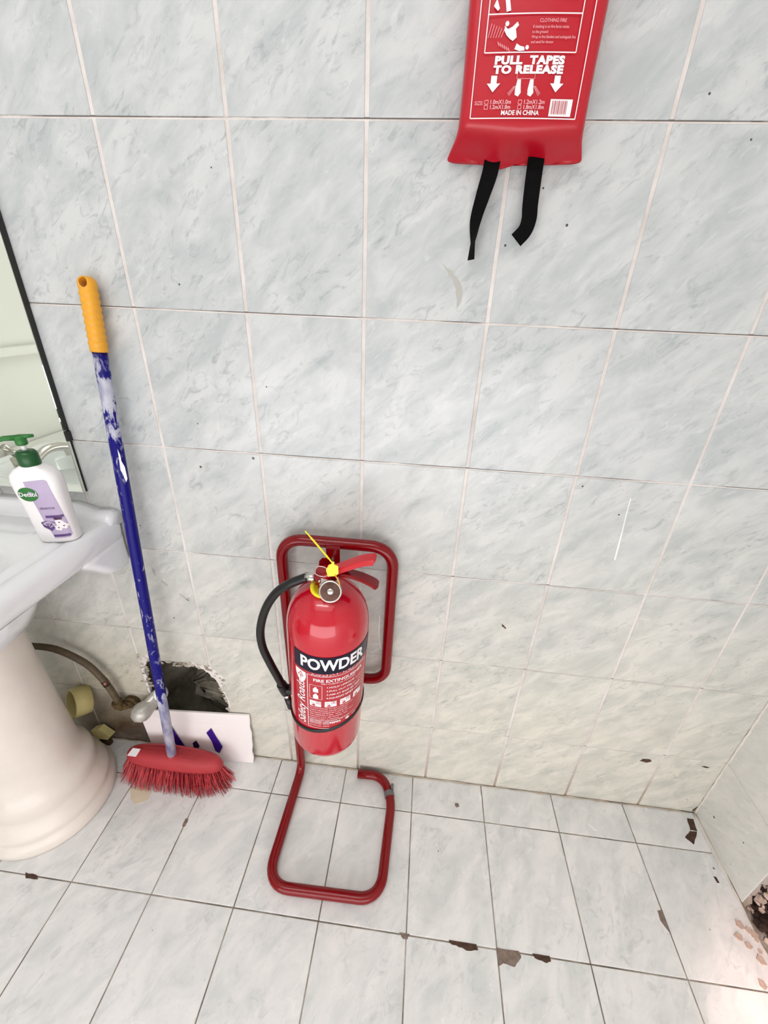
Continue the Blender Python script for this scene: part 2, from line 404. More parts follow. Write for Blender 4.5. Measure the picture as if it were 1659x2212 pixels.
def boolean(o, cutter_me):
    c = bpy.data.objects.new('c', cutter_me); COL.objects.link(c)
    md = o.modifiers.new('b', 'BOOLEAN'); md.operation = 'DIFFERENCE'; md.object = c; md.solver = 'EXACT'
    c.matrix_world = Matrix.Identity(4)
    bpy.context.view_layer.update()
    dg = bpy.context.evaluated_depsgraph_get(); me = bpy.data.meshes.new_from_object(o.evaluated_get(dg))
    o.modifiers.clear(); o.data = me; bpy.data.objects.remove(c)
    return o

# ------------------------------------------------------------------ the room
XR, XL, YF, ZC = 0.955, -1.6, -1.9, 2.6
TW, TH, Z6 = 0.2, 0.24861, 0.22248
FW, FX0, YA, YB = 0.19744, -0.23052, -0.09725, -0.34561
FD = YB - YA   # negative

def jag(pts, amp, sub=4, seed=1):
    rnd = random.Random(seed); out = []
    for i in range(len(pts)):
        a = Vector(pts[i]); b = Vector(pts[(i + 1) % len(pts)]); n = Vector((b.y - a.y, a.x - b.x)).normalized()
        for k in range(sub):
            t = k / sub; out.append(a.lerp(b, t) + n * rnd.uniform(-amp, amp) * (0.3 if k == 0 else 1))
    return [(p.x, p.y) for p in out]

hole = jag([(-0.604, 0.100), (-0.596, 0.27), (-0.592, 0.33), (-0.575, 0.364), (-0.52, 0.364), (-0.46, 0.366), (-0.43, 0.356), (-0.405, 0.332), (-0.385, 0.29), (-0.370, 0.235), (-0.370, 0.17), (-0.374, 0.100)], 0.0035, 5, 3)
tile_hole = jag([(-0.606, 0.098), (-0.599, 0.27), (-0.598, 0.34), (-0.597, 0.378), (-0.575, 0.380), (-0.55, 0.367), (-0.50, 0.367), (-0.455, 0.373), (-0.415, 0.366), (-0.385, 0.345), (-0.364, 0.322), (-0.368, 0.30), (-0.379, 0.285), (-0.367, 0.245), (-0.365, 0.19), (-0.345, 0.17), (-0.350, 0.098)], 0.003, 5, 5)
rhole = jag([(-0.203, -0.01), (-0.199, 0.05), (-0.198, 0.125), (-0.23, 0.15), (-0.29, 0.15), (-0.35, 0.11), (-0.38, 0.05), (-0.37, -0.01)], 0.006, 4, 9)
rtile_hole = jag([(-0.199, -0.01), (-0.196, 0.05), (-0.197, 0.135), (-0.23, 0.165), (-0.30, 0.165), (-0.37, 0.12), (-0.40, 0.05), (-0.39, -0.01)], 0.005, 4, 11)

def slab_with_hole(corners, hl, fn, depth_pts):
    bm = bmesh.new()
    o = [bm.verts.new((x, y, 0)) for x, y in corners]; h = [bm.verts.new((x, y, 0)) for x, y in hl]
    es = [bm.edges.new((o[i], o[(i + 1) % len(o)])) for i in range(len(o))] + [bm.edges.new((h[i], h[(i + 1) % len(h)])) for i in range(len(h))]
    bmesh.ops.triangle_fill(bm, edges=es, use_beauty=True)
    # sides of the hole and of the slab
    for ring, dp in ((o, depth_pts), (h, 0.009)):
        b = [bm.verts.new((v.co.x, v.co.y, dp)) for v in ring]
        for i in range(len(ring)): bm.faces.new((ring[i], ring[(i + 1) % len(ring)], b[(i + 1) % len(ring)], b[i]))
    for v in bm.verts: v.co = fn(v.co.x, v.co.y, v.co.z)
    return fin(bm)

def cavity(hl, c2, depth, fn, seed, grad=0.0):
    """rough bowl behind a hole"""
    rnd = random.Random(seed); bm = bmesh.new(); rings = []
    for q, (s, d) in enumerate(((1.04, 0.006), (1.06, 0.3), (1.02, 0.6), (0.85, 0.85), (0.5, 1.0), (0.15, 1.03))):
        rings.append([fn(c2[0] + (x - c2[0]) * s + rnd.uniform(-.004, .004) * q, c2[1] + (y - c2[1]) * s + rnd.uniform(-.004, .004) * q, depth * (d + rnd.uniform(-.07, .07) * (q > 0)) * (1.0 if q == 0 else max(.45, 1.0 - (x - c2[0]) * grad))) for x, y in hl])
    loft(bm, rings, cap0=False); return fin(bm)

bk = lambda x, z, d: Vector((x, 0.0014 + d, z))
me = slab_with_hole([(XL, -0.05), (XR + 0.15, -0.05), (XR + 0.15, ZC), (XL, ZC)], hole, bk, 0.14)
wall_back = link('wall_back', me, 'wall_grout')
setp(wall_back, 'grey marbled tiled wall behind the fire extinguisher, with a broken hole low down', 'wall', kind='structure')
o = link('broken_cavity', cavity(hole, (-0.50, 0.20), 0.10, bk, 4, 4.0), 'cavity', wall_back, True); o['label'] = 'dark rough hole in the wall above the white board'
# broken mortar crumbs round the rim
bm = bmesh.new(); rnd = random.Random(21)
for i, (x, z) in enumerate(tile_hole):
    if z < 0.15: continue
    for k in range(3):
        px, pz = x + rnd.uniform(-.012, .014), z + rnd.uniform(-.016, .006)
        bmesh.ops.create_icosphere(bm, subdivisions=1, radius=rnd.uniform(.0025, .0065), matrix=Matrix.Translation((px, 0.0015 + rnd.uniform(0, .004), pz - .004)) @ Matrix.Diagonal((1.4, 0.45, 1, 1)))
for v in bm.verts: v.co += Vector((rnd.uniform(-1, 1), rnd.uniform(-1, 1), rnd.uniform(-1, 1))) * 0.0012
o = link('mortar_rim', fin(bm), 'mortar', wall_back); o['kind'] = 'stuff'; o['label'] = 'crumbling grey mortar along the hole'

def tile_mesh(w, h, plane, th=0.007, bev=0.0012):
    bm = bmesh.new()
    if plane == 'xz': box(bm, (-w / 2, 0, -h / 2), (w / 2, th, h / 2), bev)
    elif plane == 'yz': box(bm, (0, -w / 2, -h / 2), (th, w / 2, h / 2), bev)
    else: box(bm, (-w / 2, -h / 2, -th), (w / 2, h / 2, 0), bev)
    me = fin(bm); return me
cache = {}
def put_tile(name, plane, a0, a1, b0, b1, const, mat, parent, cutter=None, gv=0.0060, gh=0.0034, jit=0.0004):
    """tile between lines a0..a1 (horizontal coordinate) and b0..b1"""
    w = round(a1 - a0 - gv, 5); h = round(b1 - b0 - gh, 5)
    if w < 0.01 or h < 0.01: return
    key = (plane, w, h, mat)
    if key not in cache or cutter:
        me = tile_mesh(w, h, plane); me.materials.append(MT[mat])
        if not cutter: cache[key] = me
    else: me = cache[key]
    ca, cb = (a0 + a1) / 2, (b0 + b1) / 2
    j = random.uniform(0, jit)
    loc = {'xz': (ca, const - 0.0002 + j, cb), 'yz': (const - 0.0002 + j, ca, cb), 'xy': (ca, cb, const - j)}[plane]
    o = bpy.data.objects.new(name, me); COL.objects.link(o); o.location = loc
    if cutter:
        boolean(o, cutter.copy())
    o.parent = parent
    return o
def cutter_xz(pts):
    bm = bmesh.new(); prism(bm, [(x, -0.03, z) for x, z in pts], (0, 0.08, 0)); return fin(bm)
def cutter_yz(pts):
    bm = bmesh.new(); prism(bm, [(XR - 0.03, y, z) for y, z in pts], (0.08, 0, 0)); return fin(bm)
cut1, cut2 = cutter_xz(tile_hole), cutter_yz(rtile_hole)
zs = [0.0] + [Z6 + k * TH for k in range(10)]; zs[-1] = min(zs[-1], ZC)
xs = [XL] + [k * TW for k in range(-7, 5)] + [XR]
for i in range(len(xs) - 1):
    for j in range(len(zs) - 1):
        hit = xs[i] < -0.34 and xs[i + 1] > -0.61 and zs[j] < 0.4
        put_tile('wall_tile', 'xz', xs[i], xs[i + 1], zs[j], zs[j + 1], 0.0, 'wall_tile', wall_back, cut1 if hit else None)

# right wall
rk = lambda y, z, d: Vector((XR + 0.0014 + d, y, z))
me = slab_with_hole([(0.0, -0.05), (0.0, ZC), (YF, ZC), (YF, -0.05)], rhole, rk, 0.14)
wall_right = link('wall_right', me, 'wall_grout')
setp(wall_right, 'tiled side wall at the right edge with a broken hole at its foot', 'wall', kind='structure')
o = link('broken_cavity', cavity(rhole, (-0.29, 0.07), 0.09, rk, 8), 'cavity_brown', wall_right, True); o['label'] = 'dark brown hole at the foot of the right wall'
bm = bmesh.new()
for i, (y, z) in enumerate(rtile_hole):
    for k in range(4):
        bmesh.ops.create_icosphere(bm, subdivisions=1, radius=rnd.uniform(.003, .009), matrix=Matrix.Translation((XR + 0.006 + rnd.uniform(0, .02), y + rnd.uniform(-.02, .004), max(0.006, z + rnd.uniform(-.02, .004)))))
for v in bm.verts: v.co += Vector((rnd.uniform(-1, 1), rnd.uniform(-1, 1), rnd.uniform(-1, 1))) * 0.002
o = link('mortar_rim', fin(bm), 'rubble', wall_right); o['kind'] = 'stuff'
bm = bmesh.new()
for k in range(130):
    bmesh.ops.create_icosphere(bm, subdivisions=1, radius=rnd.uniform(.004, .011), matrix=Matrix.Translation((XR + rnd.uniform(.006, .07), -0.205 - rnd.uniform(0, .17), rnd.uniform(0.002, .02))))
for v in bm.verts: v.co += Vector((rnd.uniform(-1, 1), rnd.uniform(-1, 1), rnd.uniform(-1, 1))) * 0.0025
o = link('brown_debris', fin(bm), 'cavity_brown', wall_right); o['kind'] = 'stuff'
ys = [0.0 - 0.0005, -0.198] + [-0.198 - k * TW for k in range(1, 9)] + [YF]
for i in range(len(ys) - 1):
    for j in range(len(zs) - 1):
        hit = ys[i + 1] < -0.19 and ys[i] > -0.42 and zs[j] < 0.18 and i > 0
        put_tile('wall_tile', 'yz', ys[i + 1], ys[i], zs[j], zs[j + 1], XR, 'side_tile', wall_right, cut2 if hit else None, gv=0.003, gh=0.0028)

# floor
bm = bmesh.new(); box(bm, (XL - 0.1, YF - 0.1, -0.06), (XR + 0.15, 0.15, -0.0014))
floor = link('floor', fin(bm), 'floor_grout'); setp(floor, 'pale marbled tiled floor with dirty joints and chipped edges', 'floor', kind='structure')
fxs = [XL] + [FX0 + k * FW for k in range(-6, 6)] + [XR]
fys = [0.0, YA, YB] + [YB + FD * k for k in range(1, 7)] + [YF]
for i in range(len(fxs) - 1):
    for j in range(len(fys) - 1):
        put_tile('floor_tile', 'xy', fxs[i], fxs[i + 1], fys[j + 1], fys[j], 0.0, 'floor_tile', floor, gv=0.0026, gh=0.0026, jit=0.0003)

# plain painted walls, ceiling behind the camera (seen in the mirror)
bm = bmesh.new(); box(bm, (XL - 0.1, YF, 0.0), (XL, 0.0, ZC))
wall_left = link('wall_left', fin(bm), 'plaster'); setp(wall_left, 'cream painted wall seen only in the mirror at the left', 'wall', kind='structure')
bm = bmesh.new(); box(bm, (XL - 0.1, YF - 0.1, 0.0), (XR + 0.15, YF, ZC))
wall_front = link('wall_front', fin(bm), 'plaster'); setp(wall_front, 'cream painted wall behind the viewer', 'wall', kind='structure')
bm = bmesh.new(); box(bm, (XL - 0.1, YF - 0.1, ZC), (XR + 0.15, 0.15, ZC + 0.08))
ceiling = link('ceiling', fin(bm), 'ceiling'); setp(ceiling, 'white painted ceiling above the tiled walls', 'ceiling', kind='structure')
bm = bmesh.new(); box(bm, (XL, YF, 0.985), (XL + 0.03, 0.0, 1.02), 0.004)
trim = link('trim_1', fin(bm), 'plaster'); setp(trim, 'cream rail along the painted wall, seen in the mirror', 'trim', kind='structure')

# ceiling light fixture: long tube
t = empty('ceiling_lamp', (-0.35, -1.0, 2.49), 'white fluorescent tube fitting fixed to the ceiling', 'lamp')
bm = bmesh.new(); box(bm, (-0.95, -1.04, 2.51), (0.25, -0.96, 2.60), 0.006); link('housing', fin(bm), 'plaster', t)
m, tt, b = nt('tube_glow'); b.inputs['Emission Color'].default_value = (1, 1, 1, 1); b.inputs['Emission Strength'].default_value = 22; MT['glow'] = m
bm = bmesh.new(); tube(bm, [(-0.9, -1.0, 2.49), (0.2, -1.0, 2.49)], 0.013, 12); link('tube', fin(bm), 'glow', t, True)

# loose pale tile shards on the floor by the side hole
for k in range(22):
    x, y = 0.918 + rnd.uniform(-.012, .030), -0.225 - rnd.uniform(0, .22); x = min(x, .945); a = rnd.uniform(0, 6.28); r = rnd.uniform(.004, .011)
    q = [(x + r * rnd.uniform(.6, 1) * math.cos(a + u), y + r * rnd.uniform(.6, 1) * math.sin(a + u)) for u in (0, 1.3, 2.5, 3.9, 5.1)]
    bm = bmesh.new(); prism(bm, [(u, v, -.0006) for u, v in q], (0, 0, rnd.uniform(.002, .005)))
    link('tile_shard', fin(bm), 'rubble', floor, origin=(x, y, 0))

# caulk in the corners, rough
bm = bmesh.new(); rnd = random.Random(5)
P = [(XR - 0.0015 + rnd.uniform(-.0006, .0006), -0.0015 + rnd.uniform(-.0006, .0006), 0.002 + k * 0.012) for k in range(140)]
tube(bm, P, [rnd.uniform(.0022, .0034) for _ in P], 8); 
trim2 = link('trim_2', fin(bm), 'white_glue', None, True); setp(trim2, 'rough cream caulk down the corner between the tiled walls', 'trim', kind='structure')
bm = bmesh.new()
P = [(XR - 0.004 + rnd.uniform(-.002, .002), -0.004 - k * 0.014, 0.001) for k in range(36)]
tube(bm, P, [rnd.uniform(.003, .008) * (1.0 if k < 10 else 0.4) for k in range(36)], 8, sq=(0.3, 1.2))
trim3 = link('trim_3', fin(bm), 'white_glue', None, True); setp(trim3, 'smeared pale grout where the right wall meets the floor', 'trim', kind='structure')
bm = bmesh.new()
P = [(XL + k * 0.018, -0.002 + rnd.uniform(-.0008, .0008), 0.0012 + rnd.uniform(-.0006, .001)) for k in range(142)]
tube(bm, P, [rnd.uniform(.0012, .0030) for k in P], 7)
trim4 = link('trim_4', fin(bm), 'grimy_caulk', None, True); setp(trim4, 'thin uneven grout line where the back wall meets the floor', 'trim', kind='structure')

# chips, scratches and marks (thin patches on the tiles)
def patch(name, pts, normal, mat, parent, seed=1, amp=0.002, th=0.0005, label=None):
    q = jag(pts, amp, 3, seed); bm = bmesh.new()
    if normal == 'floor': prism(bm, [(x, y, -0.0008) for x, y in q], (0, 0, 0.0008 + th))
    elif normal == 'back': prism(bm, [(x, 0.001, z) for x, z in q], (0, -0.001 - th, 0))
    else: prism(bm, [(XR + 0.001, y, z) for y, z in q], (-0.001 - th, 0, 0))
    me = fin(bm)
    c = sum((v.co for v in me.vertices), Vector()) / len(me.vertices)
    o = link(name, me, mat, parent, origin=c)
    if label: o['label'] = label
    return o
patch('chip', [(0.258, -0.3455), (0.258, -0.343), (0.318, -0.343), (0.320, -0.352), (0.30, -0.3555), (0.285, -0.352), (0.268, -0.350)], 'floor', 'chip_dark', floor, 1, 0.001)
patch('chip', [(0.361, -0.343), (0.362, -0.371), (0.372, -0.366), (0.395, -0.369), (0.405, -0.360), (0.412, -0.352), (0.408, -0.343)], 'floor', 'chip', floor, 2, 0.001, label='large chip out of a floor tile corner')
patch('chip', [(0.437, -0.3435), (0.441, -0.350), (0.462, -0.355), (0.474, -0.352), (0.474, -0.3435)], 'floor', 'chip_dark', floor, 3, 0.001)
patch('chip', [(0.757, -0.232), (0.745, -0.236), (0.744, -0.252), (0.752, -0.268), (0.757, -0.275)], 'floor', 'chip', floor, 4, 0.001)
patch('chip', [(0.924, -0.018), (0.941, -0.018), (0.935, -0.048), (0.917, -0.048)], 'floor', 'chip_dark', floor, 5, 0.001, label='brown square chip beside the corner')
patch('chip', [(0.915, -0.05), (0.933, -0.05), (0.908, -0.083), (0.893, -0.068)], 'floor', 'chip_dark', floor, 6, 0.001)
patch('chip', [(0.284, -0.060), (0.294, -0.058), (0.296, -0.067), (0.287, -0.069)], 'floor', 'chip', floor, 7, 0.001)
patch('chip', [(-0.745, -0.342), (-0.715, -0.3435), (-0.705, -0.351), (-0.735, -0.352)], 'floor', 'chip_dark', floor, 8, 0.001)
patch('chip', [(-0.432, -0.187), (-0.424, -0.187), (-0.423, -0.204), (-0.431, -0.206)], 'floor', 'chip', floor, 9, 0.001)
patch('chip', [(0.148, -0.3435), (0.172, -0.3435), (0.168, -0.352), (0.158, -0.353)], 'floor', 'chip', floor, 10, 0.001)
patch('chip', [(0.918, -0.150), (0.924, -0.150), (0.926, -0.162), (0.920, -0.163)], 'floor', 'chip_dark', floor, 12, 0.0006)
patch('chip', [(0.353, -0.025), (0.360, -0.025), (0.360, -0.045), (0.353, -0.045)], 'floor', 'scratch', floor, 31, 0.001, label='white chip by a floor joint')
patch('chip', [(0.640, -0.066), (0.652, -0.070), (0.664, -0.080), (0.656, -0.083)], 'floor', 'scratch', floor, 32, 0.001)
patch('paint_spill', [(-0.625, -0.135), (-0.59, -0.12), (-0.560, -0.135), (-0.556, -0.155), (-0.585, -0.172), (-0.605, -0.160)], 'floor', 'yellow_stain', floor, 11, 0.002, 0.0003, 'pale yellow spill in front of the red broom head')
patch('chip', [(0.748, 0.192), (0.752, 0.201), (0.770, 0.203), (0.777, 0.196), (0.765, 0.189)], 'back', 'chip_dark', wall_back, 13, 0.001)
patch('chip', [(0.898, 0.200), (0.905, 0.203), (0.920, 0.199), (0.912, 0.196)], 'back', 'chip_dark', wall_back, 14, 0.0006)
patch('scratch', [(0.505, 0.934), (0.5065, 0.934), (0.5165, 0.798), (0.5135, 0.798), (0.5095, 0.866)], 'back', 'scratch', wall_back, 15, 0.0004, label='long white scratch')
patch('scratch', [(0.0455, 0.596), (0.047, 0.594), (0.0475, 0.54), (0.052, 0.49), (0.050, 0.49), (0.0445, 0.54)], 'back', 'scratch', wall_back, 16, 0.0004)
patch('scuff', [(0.118, 1.300), (0.135, 1.290), (0.150, 1.275), (0.156, 1.255), (0.150, 1.238), (0.146, 1.255), (0.142, 1.270), (0.132, 1.284)], 'back', 'scuff', wall_back, 17, 0.0015, label='grey curved scuff below the black straps')
patch('scratch', [(0.323, 0.606), (0.327, 0.602), (0.335, 0.594), (0.333, 0.592), (0.324, 0.600)], 'back', 'chip_dark', wall_back, 18, 0.0008)
patch('chip', [(0.944, 0.015), (0.951, 0.03), (0.951, 0.012), (0.946, 0.004)], 'back', 'rust', wall_back, 19, 0.001)
for k, pts in enumerate(([(-0.492, 0.674), (-0.485, 0.660), (-0.488, 0.645), (-0.493, 0.655)], [(-0.476, 0.636), (-0.462, 0.622), (-0.464, 0.618), (-0.478, 0.630)], [(-0.440, 0.600), (-0.425, 0.590), (-0.417, 0.580), (-0.428, 0.586)], [(-0.424, 0.584), (-0.419, 0.592), (-0.412, 0.588), (-0.418, 0.578)])):
    patch('scuff', pts, 'back', 'scuff', wall_back, 40 + k, 0.001)

# ------------------------------------------------------------------ mirror
t = empty('mirror', (-0.85, 0, 0.857), 'frameless wall mirror with a dark edge above the white sink', 'mirror')
bm = bmesh.new(); box(bm, (-1.20, -0.0115, 0.857), (-0.594, -0.0035, 1.75), 0.0015); link('glass', fin(bm), 'mirror', t)
bm = bmesh.new(); box(bm, (-1.20, -0.0035, 0.857), (-0.5935, -0.0004, 1.752)); link('backing', fin(bm), 'dark', t)
bm = bmesh.new(); box(bm, (-0.594, -0.0118, 0.992), (-0.5918, -0.0006, 1.75), 0.001); link('edge_strip', fin(bm), 'dark', t)  # dark strip along the upper side edge of the glass
bm = bmesh.new(); box(bm, (-0.5955, -0.0125, 0.970), (-0.5895, -0.0004, 0.990), 0.001); o = link('clip', fin(bm), 'dark', t)

# cabinet seen in the mirror
t = empty('storage_box', (-1.42, -0.95, 0), 'grey box with a white lid rim by the painted wall, seen in the mirror', 'box')
bm = bmesh.new(); box(bm, (-1.58, -1.5, 0.0), (-1.25, -0.75, 0.60), 0.01); link('body', fin(bm), 'tape_grey', t)
bm = bmesh.new(); box(bm, (-1.59, -1.51, 0.601), (-1.24, -0.74, 0.64), 0.008); link('lid', fin(bm), 'plaster', t)

# ------------------------------------------------------------------ sink
t = empty('pedestal_sink', (-0.81, -0.18, 0), 'white ceramic pedestal washbasin under the mirror at the left edge', 'sink')
X0, X1, Y0, Y1 = -1.09, -0.527, -0.455, -0.002
bm = bmesh.new()
def rr(i, r, z, back=0.0, X1_=None): return rrect(X0 + i, X1 - i, Y0 + i, Y1 - back, r, z)
rings = [rr(0.10, 0.05, 0.745, 0.02), rr(0.035, 0.022, 0.746, 0.0), rr(0.010, 0.022, 0.750), rr(0.002, 0.022, 0.760), rr(0.0, 0.022, 0.785), rr(0.003, 0.022, 0.797), rr(0.010, 0.022, 0.804), rr(0.020, 0.024, 0.8052), rr(0.032, 0.024, 0.8042), rr(0.038, 0.024, 0.8015), rr(0.044, 0.024, 0.8015), rr(0.052, 0.024, 0.804),
         rrect(X0 + .066, X1 - .066, Y0 + .06, -0.155, 0.09, 0.804), rrect(X0 + .072, X1 - .072, Y0 + .066, -0.161, 0.09, 0.800), rrect(X0 + .082, X1 - .082, Y0 + .078, -0.170, 0.085, 0.780), rrect(X0 + .105, X1 - .105, Y0 + .10, -0.190, 0.075, 0.72), rrect(X0 + .14, X1 - .14, Y0 + .13, -0.215, 0.06, 0.685), rrect(X0 + .21, X1 - .21, Y0 + .18, -0.25, 0.03, 0.675)]
loft(bm, rings); link('basin', fin(bm), 'ceramic', t, True)
bm = bmesh.new()   # raised back ledge, dipping to the corner
prof = [(-1.085, .79), (-1.085, .822), (-1.06, .832), (-0.66, .833), (-0.62, .832), (-0.595, .825), (-0.575, .818), (-0.545, .820), (-0.531, .815), (-0.529, .79)]
loft(bm, [[Vector((x, y, max(.785, z - dz))) for x, z in prof] for y, dz in ((-0.002, 0.0), (-0.022, 0.0), (-0.030, 0.003), (-0.036, 0.010), (-0.042, 0.022), (-0.046, 0.05))])
link('back_ledge', fin(bm), 'ceramic', t, True)
for sx in (-1, 1):   # mounting block under each rear corner
    bm = bmesh.new()
    cx = -0.808 + sx * 0.237
    loft(bm, [rrect(cx - .04, cx + .04, -0.05, -0.003, 0.02, 0.690), rrect(cx - .043, cx + .043, -0.075, -0.003, 0.022, 0.697), rrect(cx - .043, cx + .043, -0.095, -0.003, 0.022, 0.72), rrect(cx - .043, cx + .043, -0.13, -0.003, 0.022, 0.748), rrect(cx - .043, cx + .043, -0.14, -0.003, 0.022, 0.760)])
    link('mounting_block', fin(bm), 'ceramic', t, True)
bm = bmesh.new()   # bowl underside
rings = []
for s, z in ((1.03, 0.752), (1.0, 0.73), (0.97, 0.69), (0.86, 0.64), (0.66, 0.60), (0.50, 0.585)):
    rings.append([Vector((-0.825 + 0.222 * s * math.cos(a), -0.23 + 0.19 * s * math.sin(a), z)) for a in [2 * PI * k / 48 for k in range(48)]])
loft(bm, rings); link('bowl', fin(bm), 'ceramic', t, True)
bm = bmesh.new()
prof = [(.148, 0.0), (.151, 0.006), (.151, 0.022), (.147, 0.030), (.141, 0.036), (.140, 0.044), (.142, 0.050), (.139, 0.060), (.131, 0.070), (.127, 0.080), (.121, 0.090), (.1205, 0.098), (.1225, 0.110), (.1225, 0.128), (.119, 0.142), (.110, 0.155), (.104, 0.170), (.101, 0.20), (.098, 0.28), (.094, 0.38), (.091, 0.48), (.0895, 0.58), (.09, 0.63)]
lathe(bm, prof, (-0.815, -0.178, 0), 64); link('pedestal', fin(bm), 'cream_ceramic', t, True)
# tap, mostly outside the frame
t = empty('sink_tap', (-0.81, -0.10, 0.804), 'chrome basin tap on the back of the white sink', 'tap')
bm = bmesh.new(); lathe(bm, [(.028, 0), (.028, .01), (.02, .02), (.018, .07), (.02, .085)], (-0.81, -0.10, 0.8045), 24); link('body', fin(bm), 'chrome', t, True)
bm = bmesh.new(); tube(bm, smoothpath([(-0.81, -0.11, 0.86), (-0.81, -0.17, 0.885), (-0.81, -0.225, 0.875), (-0.81, -0.235, 0.855)]), 0.011, 14); link('spout', fin(bm), 'chrome', t, True)
bm = bmesh.new(); tube(bm, [(-0.81, -0.10, 0.89), (-0.81, -0.07, 0.925)], 0.007, 12); link('handle', fin(bm), 'chrome', t, True)

# ------------------------------------------------------------------ soap bottle
BX, BY, BZ = -0.577, -0.109, 0.8056
t = empty('soap_bottle', (BX, BY, BZ), 'white soap pump bottle with lilac label and green pump, on the sink corner', 'bottle', rot=(0, 0, math.radians(-14)))
RB = Matrix.Translation((BX, BY, BZ)) @ Matrix.Rotation(math.radians(14), 4, 'Z')
t.matrix_basis = RB
def tr(me, Mx): me.transform(Mx); return me
SH = Matrix.Identity(4); SH[0][2] = -0.05; RB0 = RB.copy(); RB = RB @ SH   # the bottle's slanted outline
bm = bmesh.new(); rings = []
BP = [(0, .032, .017), (.004, .035, .020), (.03, .0345, .0205), (.07, .0365, .0215), (.105, .0395, .023), (.125, .0410, .022), (.136, .0385, .020), (.145, .030, .017), (.152, .018, .015), (.154, .0125, .0125), (.160, .0125, .0125)]
for z, a, b_ in BP:
    rings.append([Vector((a * math.copysign(abs(math.cos(u)) ** 0.55, math.cos(u)), b_ * math.copysign(abs(math.sin(u)) ** 0.75, math.sin(u)), z)) for u in [2 * PI * k / 48 for k in range(48)]])
loft(bm, rings); link('body', tr(fin(bm), RB), 'bottle', t, True)
bm = bmesh.new(); lathe(bm, [(.0155, .153), (.0165, .155), (.0165, .174), (.0135, .179), (.006, .180)], (0, 0, 0), 28); cap_ = link('cap', tr(fin(bm), RB), 'green', t, True)
bm = bmesh.new(); tube(bm, [(0, 0, .178), (0, 0, .193)], .0042, 12); link('stem', tr(fin(bm), RB), 'bottle', t, True)
bm = bmesh.new(); lathe(bm, [(.008, .190), (.009, .192), (.009, .204), (.006, .207)], (0, 0, 0), 20)
tube(bm, [(0, 0, .203), (-.02, -.008, .2035), (-.036, -.014, .199)], [.0065, .0055, .0035], 12, sq=(.8, 1)); tube(bm, [(0, 0, .204), (.02, .004, .205)], [.0065, .004], 12, sq=(.7, 1)); link('pump_head', tr(fin(bm), RB), 'green_print', t, True)
def bot(off):
    def f(x, z):
        # x across (0 centre), z height; half depth of the superellipse front
        
        for q0, q1 in zip(BP, BP[1:]):
            if q0[0] <= z <= q1[0]:
                k_ = (z - q0[0]) / (q1[0] - q0[0]); a = q0[1] + (q1[1] - q0[1]) * k_; b_ = q0[2] + (q1[2] - q0[2]) * k_
        u = min(0.999, abs(x) / a) ** (1 / 0.55); y = -(max(0, 1 - u * u)) ** 0.5
        return RB @ Vector((x, -b_ * abs(y) ** 0.75 - off - .0002, z))
    return f
p = Print(); p.poly([(-.010, .128), (.022, .131), (.027, .128), (.029, .10), (.031, .05), (.031, .016), (.027, .011), (.002, .011), (-.001, .03), (-.004, .05), (-.006, .08)]); lab = link('label', p.mesh(bot(.0006), .003, .006), 'lilac', t)
p = Print(); p.circle(-.010, .104, .0165, .0135, 28); link('green_roundel', p.mesh(bot(.0010), .003), 'green_print', lab)
p = Print(); p.text('Dettol', -.010, .104, .0115, bold=.00025); o = link('lettering', p.mesh(bot(.0014), .003), 'white_print', lab)
p = Print(); p.text('SENSITIVE', .011, .075, .0055); link('lettering', p.mesh(bot(.0016), .003), 'plum', lab)
p = Print(); p.text('2X', .003, .040, .0095, bold=.0002); link('lettering', p.mesh(bot(.0016), .003), 'plum', lab)
p = Print(); p.poly([(-.010, .046), (.0, .049), (.013, .046), (.012, .036), (.003, .027), (-.008, .036)]); p.rect(.002, .055, .030, .060); p.rect(.002, .014, .029, .019); link('violet_shield', p.mesh(bot(.0011), .003), 'violet', lab)
p = Print(); p.poly([(.003, .035), (-.007, .042), (-.007, .045), (.003, .049), (.013, .044), (.013, .038)]); link('shield_face', p.mesh(bot(.0013), .003), 'lilac', lab)
p = Print()
for cx, cz in ((.020, .045), (.025, .037), (.016, .034)):
    for k in range(5): p.circle(cx + .004 * math.cos(k * 1.257), cz + .004 * math.sin(k * 1.257), .003, n=10)
link('flower_print', p.mesh(bot(.0012), .003), 'white_print', lab)
p = Print(); p.circle(.018, .0535, .0045, .003, 10); p.circle(.023, .053, .004, .0028, 10)
for cx, cz in ((.020, .045), (.025, .037), (.016, .034)): p.circle(cx, cz, .0012, n=8)
link('flower_print', p.mesh(bot(.0015), .003), 'plum', lab)

# ------------------------------------------------------------------ broom
PB, PT = Vector((-0.515, -0.082, 0.062)), Vector((-0.458, -0.0195, 1.262))
t = empty('broom', (-0.52, -0.09, 0), 'red headed broom with worn blue pole and mustard grip leaning on the wall', 'broom')
d = (PT - PB).normalized()
def on(z): return PB + d * ((z - PB.z) / d.z)
bm = bmesh.new(); tube(bm, [on(z) for z in (0.062, 0.3, 0.6, 0.9, 1.152)], 0.0118, 20)
link('pole', fin(bm), 'pole', t, True)
bm = bmesh.new()
hs = []
n = 46
for k in range(n + 1):
    z = 1.146 + (1.262 - 1.146) * k / n
    r = 0.0142 + 0.0009 * math.sin(k * 1.45) * (1 if 4 < k < 40 else 0)
    if k > 42: r *= (1, 0.97, 0.9, 0.75, 0.5)[k - 42]
    hs.append((z, r))
tube(bm, [on(z) for z, r in hs], [r for z, r in hs], 24)
grip = fin(bm)
o = link('grip', grip, 'grip', t, True)
